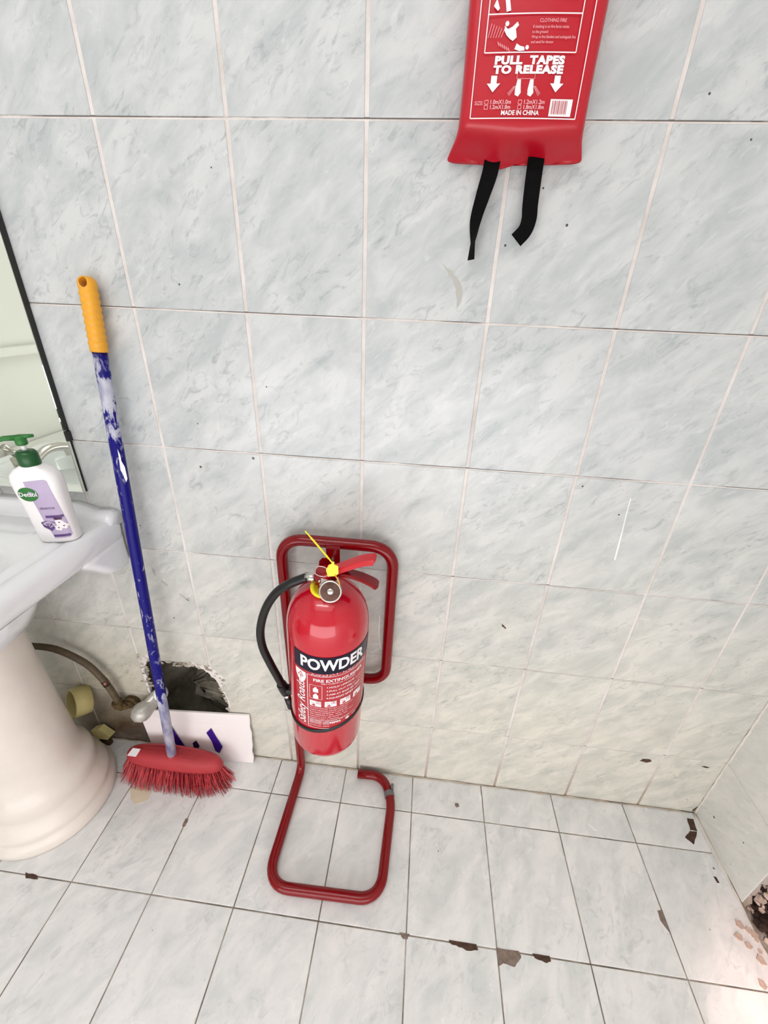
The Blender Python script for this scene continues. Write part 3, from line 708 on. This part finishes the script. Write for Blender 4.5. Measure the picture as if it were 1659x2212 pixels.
c = on(1.250); cbm = bmesh.new(); tube(cbm, [c + Vector((0.006, -0.04, 0.012)), c + Vector((-.004, 0.04, -0.012))], 0.0062, 16, sq=(1.25, 1)); cme = fin(cbm)
o.parent = None; o.matrix_basis = Matrix.Identity(4); boolean(o, cme); o.parent = t; o.matrix_basis = WM(t).inverted()
bm = bmesh.new()   # peeling sticker on the pole
c = on(0.945); pr = []
prism(bm, [c + Vector(q) for q in ((0.0105, -.009, .030), (0.013, -.009, .018), (0.0125, -.0095, .006), (0.016, -.009, -.006), (0.0155, -.0095, -.030), (0.011, -.0095, -.038), (0.009, -.0105, -.02), (.007, -.011, -0.012), (0.0095, -.0105, .01))], (0.001, -.0012, 0)); o = link('torn_sticker', fin(bm), 'white_print', t)
# head
HX0, HX1, HY = -0.656, -0.374, -0.074
HC = (HX0 + HX1) / 2; HL = (HX1 - HX0) / 2
bm = bmesh.new(); rings = []
for s, w, z in ((0.93, .024, .040), (0.99, .029, .050), (1.0, .030, .060), (0.97, .027, .070), (0.92, .022, .077), (0.84, .013, .082)):
    ring = []
    for k in range(64):
        a = 2 * PI * k / 64; cx = math.copysign(abs(math.cos(a)) ** 0.6, math.cos(a)); sy = math.copysign(abs(math.sin(a)) ** 0.8, math.sin(a))
        x = HC + HL * s * cx; sag = 0.012 * math.cos((x - HC) / HL * 1.4) * (z > .06)
        ring.append(Vector((x, HY + 0.012 * (x - HC) / HL * 0 + w * sy, z + sag)))
    rings.append(ring)
loft(bm, rings); head = link('head', fin(bm), 'broom_body', t, True)
bm = bmesh.new(); lathe(bm, [(.018, 0), (.017, .012), (.0145, .022), (.0135, .026)], PB + d * 0.006, 24, axis=d); link('socket', fin(bm), 'broom_body', head, True)
bm = bmesh.new(); prism(bm, [(-0.640, -0.0930, .0800), (-0.612, -0.0950, .0835), (-0.607, -0.0775, .0925), (-0.632, -0.0755, .0895)], (0, -0.0008, 0.0012)); link('label', fin(bm), 'white_print', t)
bm = bmesh.new(); rnd = random.Random(3)
rows = [(-0.029, .0), (-0.021, 0), (-.011, 0), (0, 0), (.010, 0), (.020, 0)]
for ri, (dy, _) in enumerate(rows):
    nn = 74 if ri < 2 else 50
    for k in range(nn):
        u = -1 + 2 * (k + rnd.uniform(-.3, .3)) / (nn - 1)
        # clumps like tufts
        u += 0.006 * math.sin(u * 60)
        edge = max(-1, min(1, u))
        wy = (1 - abs(edge) ** 5) ** 0.5
        x0 = HC + HL * 0.965 * edge; y0 = HY + dy * wy
        for q in range(3 if ri < 2 else 2):
            ex = x0 + 0.018 * edge + 0.010 * (abs(edge) > .85) * edge + rnd.uniform(-.007, .010) + .004
            out = -0.028 if ri == 0 else (-0.016 if ri == 1 else (0.002 * (ri - 2)))
            ey = min(-0.042, y0 + out * (0.4 + 0.6 * wy) + rnd.uniform(-.009, .004)); ez = rnd.uniform(0.0005, .007)
            mid = Vector(((x0 + ex) / 2 + rnd.uniform(-.002, .002), y0 + (ey - y0) * 0.62, .026))
            tube(bm, [(x0, y0, .054), mid, (ex, ey, ez)], [.0012, .0012, .0005], 3, cap=False, mi=0 if rnd.random() < .66 else 1)
o = link('bristles', fin(bm), ['bristle', 'bristle_dark'], t); o['kind'] = 'stuff'

# ------------------------------------------------------------------ white board
t = empty('white_board', (-0.47, -0.03, 0), 'small white board with purple tape leaning under the wall hole', 'board')
TL, TR_, BR, BL = Vector((-0.643, -0.010, .166)), Vector((-0.309, -0.007, .193)), Vector((-0.312, -0.022, .0006)), Vector((-0.604, -0.040, .0006))
bm = bmesh.new()
edge = [TR_.lerp(BR, s) + Vector((random.uniform(-.0015, .0035) if 0 < s < 1 else 0, 0, 0)) for s in [k / 8 for k in range(9)]]
prism(bm, [BL, TL] + edge, (0, 0.0045, 0.0005))
link('panel', fin(bm), 'board', t)
nrm = (TR_ - TL).cross(BL - TL).normalized()
if nrm.y > 0: nrm = -nrm
def bp(u, v): # u 0..1 left to right, v 0..1 bottom to top
    return BL.lerp(BR, u).lerp(TL.lerp(TR_, u), v) + nrm * 0.0012
def tape(q, mat, lab=None):
    bm = bmesh.new(); prism(bm, [bp(u, v) for u, v in q], nrm * 0.0006); o = link('tape_strip', fin(bm), mat, t)
tape([(.23, .62), (.265, .68), (.30, .48), (.35, .22), (.29, .18), (.235, .40)], 'purple')
tape([(.425, .36), (.465, .42), (.487, .31), (.465, .25), (.425, .22)], 'purple_dark')
tape([(.585, .60), (.64, .70), (.675, .50), (.715, .32), (.67, .18), (.635, .22), (.62, .42)], 'purple')

# ------------------------------------------------------------------ angle valve in the hole
t = empty('angle_valve', (-0.585, -0.02, 0.2), 'chalky chrome pipe valve in the wall hole, behind the broom pole', 'valve')
bm = bmesh.new(); lathe(bm, [(.010, -.01), (.022, 0), (.027, .012), (.026, .024), (.020, .040), (.016, .055), (.016, .075)], (-0.615, -0.050, .192), 24, axis=(.55, .75, .25)); link('body', fin(bm), 'chalk', t, True)
bm = bmesh.new(); lathe(bm, [(.012, -.004), (.017, 0), (.019, .008), (.017, .020), (.010, .026)], (-0.548, -0.018, .262), 20, axis=(.5, -.6, .35)); link('cap', fin(bm), 'ceramic', t, True)
bm = bmesh.new(); tube(bm, smoothpath([(-0.60, -0.020, .21), (-0.575, 0.0, .235), (-0.552, -0.012, .258)]), .011, 14); link('pipe', fin(bm), 'chalk', t, True)

# brown supply hose with crusted elbow
t = empty('supply_hose', (-0.69, -0.02, 0.2), 'grimy brown water hose curving from the sink to a crusted wall outlet', 'hose')
P = smoothpath([(-0.90, -0.06, .425), (-0.868, -.045, .415), (-0.799, -.034, .403), (-0.734, -.030, .361), (-0.702, -.030, .315), (-0.684, -.030, .264), (-0.679, -.026, .205)])
bm = bmesh.new(); tube(bm, P, 0.0085, 14); link('hose', fin(bm), 'hose_brown', t, True)
bm = bmesh.new(); tube(bm, [P[26], P[28]], 0.0092, 14); o = link('red_band', fin(bm), 'brass', t, True)
bm = bmesh.new(); tube(bm, smoothpath([(-0.681, -.028, .215), (-0.679, -.026, .198), (-0.668, -.018, .190), (-0.655, -.004, .190)]), .0135, 12)
tube(bm, [(-0.655, -.012, .191), (-0.655, -.0005, .191)], .022, 12)
for v in bm.verts: v.co += Vector((random.uniform(-1, 1), random.uniform(-1, 1) * .5 - .3, random.uniform(-1, 1))) * .0022
link('wall_outlet', fin(bm), 'rust', t)

# drain pipe stubs
t = empty('drain_stub', (-0.78, -0.05, 0.2), 'cream yellow plastic pipe stub behind the pedestal, open end showing', 'pipe')
bm = bmesh.new(); ax = Vector((-.50, -.80, .30)).normalized(); c0 = Vector((-0.786, -0.012, .192))
lathe(bm, [(.034, 0.0), (.041, .001), (.041, .040), (.040, .042), (.036, .042), (.035, .038), (.034, 0.0)], c0, 32, axis=ax, cap=False); link('pipe', fin(bm), 'pipe_cream', t, True)
t = empty('pipe_offcut', (-0.772, -0.05, 0.05), 'yellow plastic wedge on the stained floor behind the pedestal base', 'pipe')
bm = bmesh.new(); prism(bm, [(-.800, -.032, .070), (-.776, -.028, .078), (-.750, -.026, .044), (-.758, -.030, .034), (-.79, -.034, .042)], (0.002, .020, -.003)); link('wedge', fin(bm), 'pipe_cream', t)
bm = bmesh.new(); prism(bm, [(-.790, -.026, .042), (-.762, -.026, .034), (-.762, -.026, .0006), (-.790, -.026, .0006)], (0.002, .012, 0)); link('foot', fin(bm), 'rust', t)

# ------------------------------------------------------------------ extinguisher stand
t = empty('extinguisher_stand', (-0.04, -0.15, 0), 'red bent tube floor stand holding the fire extinguisher', 'stand')
zf = 0.0128
path = fillet([(0.004, -.0205, zf), (0.074, -.0185, zf + .0002), (0.108, -.075, zf), (0.100, -.299, zf), (-0.1695, -.3035, zf), (-0.1625, -.024, zf), (-0.1655, -.027, .797), (0.0725, -.027, .797), (0.0690, -.027, .415), (-0.045, -.027, .415)],
              [.03, .035, .05, .055, .035, .05, .05, .045], 9)
bm = bmesh.new(); tube(bm, path, 0.0122, 22); link('tube_frame', fin(bm), 'red_tube', t, True)
bm = bmesh.new(); tube(bm, [(0.0035, -.0205, zf), (0.0045, -.0205, zf)], 0.0098, 20); link('tube_end', fin(bm), 'dark', t)
bm = bmesh.new(); box(bm, (-0.0645, -.0465, .745), (-0.0360, -.0435, .795), .001); prism(bm, [(-0.0645, -.046, .79), (-0.036, -.046, .79), (-0.036, -.030, .800), (-0.0645, -.030, .800)], (0, 0, .003))
link('hook_bracket', fin(bm), 'red_tube', t)
bm = bmesh.new(); tube(bm, smoothpath([(-0.050, -.045, .772), (-0.050, -.062, .770), (-0.050, -.080, .778), (-0.050, -.084, .79)]), .004, 10); link('hook', fin(bm), 'chrome', t, True)
# worn grey strap round the tube at the floor bend
a = path[14]; b_ = path[16]
bm = bmesh.new(); tube(bm, [a.lerp(b_, -.3), a.lerp(b_, 0.6)], .0138, 16); box(bm, (a.x + .003, a.y + .008, .004), (a.x + .011, a.y + .020, .030), .001); link('grey_clip', fin(bm), 'grey_metal', t)

# ------------------------------------------------------------------ fire extinguisher
EX, EY, EZ, ER = -0.0560, -0.1235, 0.355, 0.0765
tilt = math.radians(5.6)
t = empty('fire_extinguisher', (EX, EY, EZ), 'red powder fire extinguisher hanging from the red tube stand', 'extinguisher')
EM = Matrix.Translation((EX, EY, EZ)) @ Matrix.Rotation(math.radians(3.2), 4, 'Y') @ Matrix.Rotation(tilt, 4, 'X')
VM = EM @ Matrix.Translation((-.001, 0, -.004))   # valve group sits slightly turned to the right
t.matrix_basis = EM
EI = EM.inverted()
bm = bmesh.new()
prof = [(.050, .010), (.060, .006), (.068, .0075), (.0735, .011), (.0758, .017), (ER, .025), (ER, .20), (ER, .352), (.0755, .368), (.0725, .386), (.067, .402), (.0585, .417), (.047, .429), (.034, .437), (.023, .441), (.019, .443), (.018, .452)]
lathe(bm, prof, (0, 0, 0), 96); link('cylinder', tr(fin(bm), EM), 'red_gloss', t, True)
def cyl(off, a0=0.0):
    # arc length x (0 facing the viewer side), height h
    def f(x, h):
        a = -PI / 2 + a0 + x / ER; r = ER + off
        return EM @ Vector((r * math.cos(a), r * math.sin(a), h))
    return f
A0 = 0.30   # label centre
cylm = lambda off: (lambda f: (lambda x, h: f(x, .1270 + (h - .098) * .930)))(cyl(off, A0))
p = Print(); p.rect(-.072, .126, .094, .345); labm = p.mesh(cyl(.0004, A0), .004, .04); lab = link('label', labm, 'red_label', t); lab['label'] = 'red printed label round the cylinder'
p = Print(); p.rect(-.0735, .301, .096, .3465); link('navy_band', p.mesh(cyl(.0007, A0), .004, .02), 'navy', lab)
p = Print(); p.text('POWDER', .0060, .3240, .0400, bold=.0013, fit=.126); link('lettering', p.mesh(cyl(.0011, A0), .003), 'white_print', lab)
p = Print(); p.text('Safety Roads', -.0585, .1755, .0265, rot=PI / 2, bold=.0003, fit=.145, shear=.12)
link('lettering', p.mesh(cylm(.0010), .003), 'white_print', lab)
p = Print()   # shield emblem
p.poly([(-.0705, .280), (-.047, .278), (-.0465, .264), (-.050, .250), (-.0580, .243), (-.0655, .251), (-.070, .264)]); link('shield_emblem', p.mesh(cylm(.0009), .003), 'white_print', lab)
p = Print(); p.frame([(-.0645, .262), (-.0570, .275), (-.0530, .262)], .0012); p.line((-.058, .253), (-.058, .268), .001); link('shield_mark', p.mesh(cylm(.0012), .003), 'red_label', lab)
p = Print()
W_ = .0012
for a, b_ in (((-.044, .277), (.079, .277)), ((.079, .277), (.079, .098)), ((.079, .098), (-.044, .098)), ((-.044, .098), (-.044, .277))): p.line(a, b_, W_)
p.text('FIRE EXTINGUISHER', .018, .2635, .0125, bold=.0003, fit=.100)
p.text('مسحوق جاف - طفاية حريق', .018, .283, .0085)
p.text('DRY CHEMICAL POWDER', .016, .2545, .0058)
for k, s in enumerate(('1.HOLD UPRIGHT', '2.PULL OUT PIN', '3.AIM AT BASE OF FIRE', '4.SQUEEZE LEVER')): p.text(s, -.008, .243 - k * .0118, .0070, align='LEFT', bold=.0001)
for k, s in enumerate(('ارفع عموديا', 'اسحب مسمار', 'وجه نحو النار', 'اضغط المقبض')): p.text(s, .076, .243 - k * .0118, .0062, align='RIGHT')
p.frame([(-.0395, .247), (-.016, .247), (-.016, .203), (-.0395, .203)], .0007)
for cz in (.235, .214):   # extinguisher pictogram
    p.poly([(-.033, cz - .010), (-.023, cz - .010), (-.023, cz + .001), (-.026, cz + .004), (-.026, cz + .007), (-.030, cz + .007), (-.030, cz + .004), (-.033, cz + .001)])
for k in range(4): p.rect(-.040 + k * .0292, .177, -.0175 + k * .0292, .196)
rows = ['DO NOT EXPOSE TO HEAT AND KEEP DRY', 'CHECK PRESSURE GAUGE MONTHLY', 'RECHARGE IMMEDIATELY AFTER USE', 'TEST PRESSURE 25 BAR   TEMP -20 TO +60 C', 'CAPACITY 6 KG  ABC POWDER  EN3', 'INSPECT EVERY 12 MONTHS', 'USE UPRIGHT  DISCHARGE TIME 15 SEC', 'KEEP AWAY FROM CHILDREN']
for k, s in enumerate(rows): p.text(s, -.041, .171 - k * .0075, .0050, align='LEFT', sx=.92)
p.line((-.043, .1285), (.078, .1285), .0006)
p.text('FSP06', .010, .118, .0095, bold=.0002); p.circle(.036, .117, .0042); p.text('CE', .052, .118, .0085)
for k in range(3): p.text('BATCH NO.  DATE', -.041, .122 - k * .0075, .0046, align='LEFT')
link('small_print', p.mesh(cylm(.0009), .004), 'white_print', lab)
p = Print()
for k in range(4):
    x0 = -.040 + k * .0292; p.frame([(x0 + .013, .187), (x0 + .0215, .187), (x0 + .0215, .195), (x0 + .013, .195)], .0007)
    p.text('ABCE'[k], x0 + .0172, .191, .007); p.poly([(x0 + .003, .181), (x0 + .009, .186), (x0 + .012, .180), (x0 + .008, .1785)]); p.line((x0 + .002, .190), (x0 + .010, .188), .0008)
link('pictogram_marks', p.mesh(cylm(.0012), .004), 'red_label', lab)
# dark strap band, tilted
bm = bmesh.new(); rings = []
for k in range(65):
    a = 2 * PI * k / 64; z = .117 + .020 * math.cos(a)
    rings.append((Vector(((ER + .0012) * math.cos(a), (ER + .0012) * math.sin(a), z))))
V = [[bm.verts.new(q + Vector((q.x, q.y, 0)).normalized() * o_ + Vector((0, 0, dz))) for o_, dz in ((-.0022, -.0045), (.0012, -.0045), (.0012, .0045), (-.0022, .0045))] for q in rings[:-1]]
for i in range(64):
    for k in range(4): bm.faces.new((V[i][k], V[i][(k + 1) % 4], V[(i + 1) % 64][(k + 1) % 4], V[(i + 1) % 64][k]))
link('retaining_strap', tr(fin(bm), EM), 'black_rubber', t, True)
# valve: neck, body block, levers (local to the cylinder axis)
bm = bmesh.new(); lathe(bm, [(.0185, .448), (.0185, .456), (.0165, .458), (.0165, .470)], (0, 0, 0), 24); link('neck_ring', tr(fin(bm), EM), 'chrome', t, True)
bm = bmesh.new(); lathe(bm, [(.0255, .449), (.0255, .4515), (.019, .452), (.019, .449)], (-.004, -.006, -.001), 32, sy=1.1); link('yellow_collar', tr(fin(bm), VM), 'yellow', t, True)
bm = bmesh.new(); lathe(bm, [(.012, .456), (.0145, .460), (.0145, .480), (.012, .486)], (0, 0, 0), 20); box(bm, (-.020, -.0105, .462), (.014, .0105, .484), .003); link('valve_body', tr(fin(bm), VM), 'red_gloss', t, True)
bm = bmesh.new()   # channel shaped lever bracket
for y in (-.0125, .0105):
    prism(bm, [(-.020, y, .456), (.012, y, .460), (.017, y, .478), (.010, y, .490), (-.004, y, .499), (-.013, y, .498), (-.0185, y, .490)], (0, .002, 0))
link('lever_bracket', tr(fin(bm), VM), 'red_tube', t)
def lever(pts, w, th, wide=.0115):
    bm = bmesh.new(); P = smoothpath([Vector((x, 0, z)) for x, z in pts], 5); rows_ = []
    for i, q in enumerate(P):
        s = i / (len(P) - 1); ww = w * (0.80 + 0.3 * s) * (1.0 if s < .93 else (0.9 if s < .97 else .65)); T = (P[min(i + 1, len(P) - 1)] - P[max(i - 1, 0)]).normalized(); N = Vector((-T.z, 0, T.x))
        prof_ = [(-ww, -wide * .75), (-ww, -.001), (-ww * .8, .001), (ww * .8, .001), (ww, -.001), (ww, -wide * .75), (ww - th, -wide * .75), (ww - th, -.0025), (-ww + th, -.0025), (-ww + th, -wide * .75)]
        rows_.append([q + Vector((0, a, 0)) + N * b for a, b in prof_])
    loft(bm, rows_); return bm
bm = lever([(-.002, .487), (.010, .490), (.034, .505), (.056, .518), (.074, .524), (.080, .5225)], .0115, .002); link('squeeze_lever', tr(fin(bm), VM), 'red_lever', t)
bm = lever([(.008, .482), (.035, .484), (.058, .480), (.078, .472), (.088, .465)], .0115, .002, .006); link('carry_handle', tr(fin(bm), VM), 'red_tube', t)
bm = bmesh.new(); tube(bm, [(-.012, -.0145, .466), (-.012, .0145, .466)], .0024, 10); tube(bm, [(.004, -.015, .488), (.004, .015, .488)], .0018, 10); link('pin', tr(fin(bm), VM), 'chrome', t, True)
bm = bmesh.new(); P = [Vector((-.008 + .013 * math.cos(a), -.016, .492 + .011 * math.sin(a))) for a in [2 * PI * k / 20 for k in range(20)]]; tube(bm, P + [P[0]], .0007, 6); link('pull_ring', tr(fin(bm), VM), 'chrome', t, True)
# pressure gauge
gc = Vector((.010, -.024, .460)); gd = Vector((.10, -1, .55)).normalized()
bm = bmesh.new(); lathe(bm, [(.008, -.016), (.008, -.002), (.0185, -.001), (.0195, .003), (.0195, .008), (.0185, .0095), (.0168, .0095), (.0165, .0075)], gc, 36, axis=gd); ga = link('gauge', tr(fin(bm), VM), 'chrome', t, True)
bm = bmesh.new(); lathe(bm, [(.001, .0070), (.0166, .0070), (.0166, .0078), (.001, .0078)], gc, 32, axis=gd); link('gauge_face', tr(fin(bm), VM), 'brass', ga)
bm = bmesh.new(); lathe(bm, [(.006, .0078), (.006, .0095), (.0035, .0105), (.0005, .0105)], gc, 20, axis=gd); link('gauge_hub', tr(fin(bm), VM), 'chrome', ga, True)
# hose
def W2(pts): return [Vector(p) for p in pts]
bm = bmesh.new(); tube(bm, [VM @ Vector(q) for q in ((-.012, 0, .462), (-.020, -.001, .462))], .0072, 16); tube(bm, [VM @ Vector(q) for q in ((-.019, -.001, .462), (-.040, -.001, .4615))], .0080, 18); link('hose_fitting', fin(bm), 'chrome', t, True)
hs = VM @ Vector((-.036, -.001, .4615))
P = smoothpath([hs, (-0.100, -.172, .795), (-0.130, -.165, .765), (-0.157, -.157, .717), (-0.175, -.150, .658), (-0.177, -.145, .607), (-0.166, -.142, .558), (-0.151, -.138, .505), (-0.147, -.134, .480)], 8)
bm = bmesh.new(); tube(bm, P, .0082, 16); link('hose', fin(bm), 'black_rubber', t, True)
bm = bmesh.new(); tube(bm, [(-0.150, -.136, .495), (-0.146, -.133, .478), (-0.1435, -.131, .462)], [.0105, .0115, .0100], 14); box(bm, (-.150, -.142, .470), (-.122, -.122, .482), .002); no = link('hose_clip', fin(bm), 'black_rubber', t)
bm = bmesh.new(); tube(bm, [(-0.1425, -.131, .460), (-0.1405, -.130, .447)], .0078, 14); link('nozzle_ring', fin(bm), 'chrome', t, True)
bm = bmesh.new(); tube(bm, [(-0.1405, -.130, .448), (-0.1355, -.128, .415)], [.0085, .0088], 14); link('nozzle', fin(bm), 'black_rubber', t, True)
# yellow seal tag
bm = bmesh.new(); c = Vector((-.0190, -.189, .846))
def tg(x, z): return c + Vector((x, -.02 * 0 + z * .25, z))
prism(bm, [tg(x, z) for x, z in ((-.0105, -.002), (-.006, .007), (-.002, .0085), (-.0005, .0125), (.0025, .0125), (.003, .008), (.0095, .006), (.0105, -.006), (.006, -.0105), (-.007, -.0125))], (0, .0014, .0004))
tag = link('seal_tag', fin(bm), 'yellow', t); tag['label'] = 'bright yellow plastic seal tag with zip tail'
P = smoothpath([(-.0190, -.185, .856), (-.034, -.181, .872), (-.050, -.176, .888), (-.067, -.170, .904)], 14)
bm = bmesh.new(); tube(bm, P, [.0011 + (.0008 if (k % 2 and 6 < k < 34) else 0) for k in range(len(P))], 8); link('seal_tail', fin(bm), 'yellow', tag)
bm = bmesh.new(); tube(bm, smoothpath([(-.014, -.192, .838), (-.008, -.193, .828), (-.006, -.193, .816), (-.010, -.193, .806)]), .0011, 8); link('seal_loop', fin(bm), 'grip', tag)

# ------------------------------------------------------------------ fire blanket bag
t = empty('fire_blanket_pouch', (0.206, -0.02, 1.42), 'red vinyl fire blanket pouch on the wall, cut off by the top edge', 'pouch')
bx = 0.2045
def ringbag(hw, yf, z, sk=0.0, n=12, yb=-0.004, puff=0.004, seed=0):
    r = random.Random(seed); out = []
    rad = min(.014, (yb - yf) * .45)
    base = rrect(-hw, hw, yf, yb, rad, z, 5)
    # insert points on the long front side
    res = []
    for i in range(len(base)):
        a = base[i]; b2 = base[(i + 1) % len(base)]; res.append(a)
        if (b2 - a).length > hw: 
            for k in range(1, 16):
                q = a.lerp(b2, k / 16); s = math.sin(PI * k / 16)
                if q.y < (yf + yb) / 2: q.y -= puff * s
                res.append(q)
    return [Vector((bx + q.x, q.y, q.z + sk * abs(q.x) / hw)) for q in res]
bm = bmesh.new()
rs = [ringbag(.0915, -.0075, 1.4170, 0.000, puff=0), ringbag(.090, -.011, 1.4215, 0.0015, puff=.001), ringbag(.0865, -.022, 1.4270, .003, puff=.004), ringbag(.082, -.036, 1.434, .004, puff=.006), ringbag(.0795, -.0445, 1.442, .003, puff=.004), ringbag(.079, -.0465, 1.452, 0.0, puff=.003), ringbag(.0785, -.0465, 1.475), ringbag(.0785, -.046, 1.50), ringbag(.079, -.046, 1.53), ringbag(.0795, -.045, 1.56), ringbag(.0795, -.044, 1.60), ringbag(.0795, -.042, 1.66), ringbag(.079, -.038, 1.72), ringbag(.078, -.012, 1.735)]
loft(bm, rs)
for v in bm.verts:
    if v.co.z < 1.4335:
        k = (1.4335 - v.co.z) / .0165
        s = (v.co.x - bx) / .09
        v.co.z += (-.0090 * math.exp(-((s + .30) / .20) ** 2) + .0022 * math.exp(-((s - .10) / .16) ** 2) + .0012 * math.sin(s * 9)) * k
        v.co.y += .003 * math.sin(v.co.x * 170) * k
        v.co.y = min(-.003, v.co.y)
me = fin(bm)
bag = link('pouch_body', me, 'vinyl', t, True)
ss = bag.modifiers.new('sub', 'SUBSURF'); ss.levels = 1; ss.render_levels = 2
def bagf(off):
    def f(x, z):
        s = (x - bx) / .0785
        puff = .003 if z > 1.44 else .004
        return Vector((x, -.0462 - puff * max(0, math.cos(s * PI / 2)) - off - (0.0006), z))
    return f
p = Print()
LW = .0011
p.frame([(.1385, 1.4525), (.1385, 1.70), (.2665, 1.70), (.2665, 1.4525)], LW)
p.frame([(.1480, 1.5115), (.1480, 1.69), (.2535, 1.69), (.2535, 1.5115)], LW)
p.line((.1480, 1.5435), (.2535, 1.5435), .0011); p.line((.1480, 1.578), (.2535, 1.578), .0011)
p.text('PULL  TAPES', .2015, 1.5045, .0095, bold=.0006, sx=1.42, spacing=1.1)
p.text('TO RELEASE', .2015, 1.4963, .0095, bold=.0006, sx=1.45, spacing=1.1)
for ax_ in (.1625, .2375):
    p.poly([(ax_ - .0035, 1.4915), (ax_ + .0035, 1.4915), (ax_ + .0035, 1.4845), (ax_ + .0080, 1.4845), (ax_, 1.4765), (ax_ - .0080, 1.4845), (ax_ - .0035, 1.4845)])
for hx in (.1925, .2075):
    p.poly([(hx - .002, 1.488), (hx + .002, 1.488), (hx + .003, 1.480), (hx + .0038, 1.476), (hx + .001, 1.4725), (hx - .003, 1.474), (hx - .0035, 1.479)])
p.text('MADE IN CHINA', .1985, 1.4575, .0062, bold=.00015)
p.poly([(.2335, 1.4545), (.2600, 1.4545), (.2600, 1.4705), (.2335, 1.4705)])
# pictogram of a person wrapping a fire
p.poly([(.168, 1.534), (.172, 1.531), (.177, 1.533), (.182, 1.537), (.184, 1.534), (.181, 1.531), (.183, 1.524), (.179, 1.521), (.175, 1.523), (.171, 1.526), (.168, 1.530)])
p.circle(.1705, 1.5355, .0022); p.poly([(.182, 1.514), (.184, 1.519), (.188, 1.517), (.193, 1.516), (.194, 1.513), (.188, 1.5125)]); p.circle(.1965, 1.5155, .002)
p.poly([(.156, 1.556), (.160, 1.548), (.158, 1.546), (.153, 1.55)]); p.poly([(.165, 1.556), (.168, 1.545), (.173, 1.546), (.170, 1.556)])
link('white_print', p.mesh(bagf(.0010), .006), 'white_print', bag)
p = Print()
p.text('SIZE:', .1475, 1.4665, .0052)
for (x_, z_, s_) in ((.1555, 1.4675, '1.0mX1.0m'), (.1555, 1.4628, '1.2mX1.8m'), (.1960, 1.4675, '1.2mX1.2m'), (.1960, 1.4628, '1.8mX1.8m')):
    p.frame([(x_ - .001, z_ - .0018), (x_ + .003, z_ - .0018), (x_ + .003, z_ + .0018), (x_ - .001, z_ + .0018)], .0005); p.text(s_, x_ + .005, z_, .0055, align='LEFT', bold=.0001)
link('pink_print', p.mesh(bagf(.0012), .006), 'pink_print', bag)
p = Print()
p.text('CLOTHING FIRE', .2220, 1.5375, .0042)
for k, s_ in enumerate(('If clothing is on fire force victim', 'to the ground', 'Wrap in fire blanket and extinguish fire', 'and send for doctor')): p.text(s_, .2000, 1.5325 - k * .0042, .0036, align='LEFT', sx=.88)
for k in range(3): p.text('Turn off heat source and leave', .2000, 1.566 - k * .0045, .0038, align='LEFT')
link('pink_print', p.mesh(bagf(.0012), .006), 'pink_print', bag)
p = Print()
for q in ([(.1895, 1.4925), (.1895, 1.4885), (.2105, 1.4885), (.2105, 1.4925)],): 
    for a_, b2 in zip(q[:-1], q[1:]): p.line(a_, b2, .0004)
for sgn in (-1, 1):
    for k in range(3): p.line((.2 + sgn * (.0105 + k * .001), 1.482), (.2 + sgn * (.0175 + .001 * k), 1.473 + .001 * k), .0004)
for k in range(6): p.line((.150 + k * .003, 1.524), (.153 + k * .003, 1.536 - .001 * k), .0005); p.line((.162 + k * .0025, 1.5205 - k * .001), (.164 + k * .0025, 1.517 - k * .001), .0007)
link('pink_print', p.mesh(bagf(.0012), .006), 'pink_print', bag)
p = Print(); 
x_ = .2360
for w_ in (8, 4, 10, 4, 6, 10, 4, 6, 8, 4, 10, 6):
    p.rect(x_, 1.4565, x_ + w_ * .00010, 1.4690); x_ += w_ * .00010 + .0009
link('barcode', p.mesh(bagf(.0016)), 'red_label', bag)
# black pull tapes: each with slight thickness
def strap(pts, wdt, name='pull_tape'):
    P = smoothpath([Vector(q[0]) for q in pts], 6); n_ = len(P); ang = []
    for i in range(n_):
        f = i / (n_ - 1) * (len(pts) - 1); k = min(int(f), len(pts) - 2); ang.append(pts[k][1] + (pts[k + 1][1] - pts[k][1]) * (f - k))
    bm = bmesh.new(); rows_ = []
    for i, q in enumerate(P):
        T = (P[min(i + 1, n_ - 1)] - P[max(i - 1, 0)]).normalized(); side = Vector((1, 0, 0)); side = (side - T * side.dot(T)).normalized(); nn_ = T.cross(side)
        a = math.radians(ang[i]); s2 = side * math.cos(a) + nn_ * math.sin(a); n2 = T.cross(s2)
        rows_.append([q - s2 * wdt / 2 - n2 * .0006, q + s2 * wdt / 2 - n2 * .0006, q + s2 * wdt / 2 + n2 * .0006, q - s2 * wdt / 2 + n2 * .0006])
    loft(bm, rows_); return fin(bm)
link('pull_tape', strap([((.176, -.014, 1.424), 0), ((.174, -.017, 1.405), 8), ((.168, -.018, 1.380), 30), ((.162, -.018, 1.352), 48), ((.1615, -.018, 1.325), 80), ((.1615, -.018, 1.303), 70)], .0215), 'black_web', t)
link('pull_tape', strap([((.2335, -.014, 1.425), 0), ((.2335, -.017, 1.400), 0), ((.2345, -.019, 1.370), -6), ((.236, -.019, 1.355), -10), ((.233, -.018, 1.341), -14), ((.223, -.016, 1.329), -10)], .0215), 'black_web', t)

bpy.context.view_layer.update()
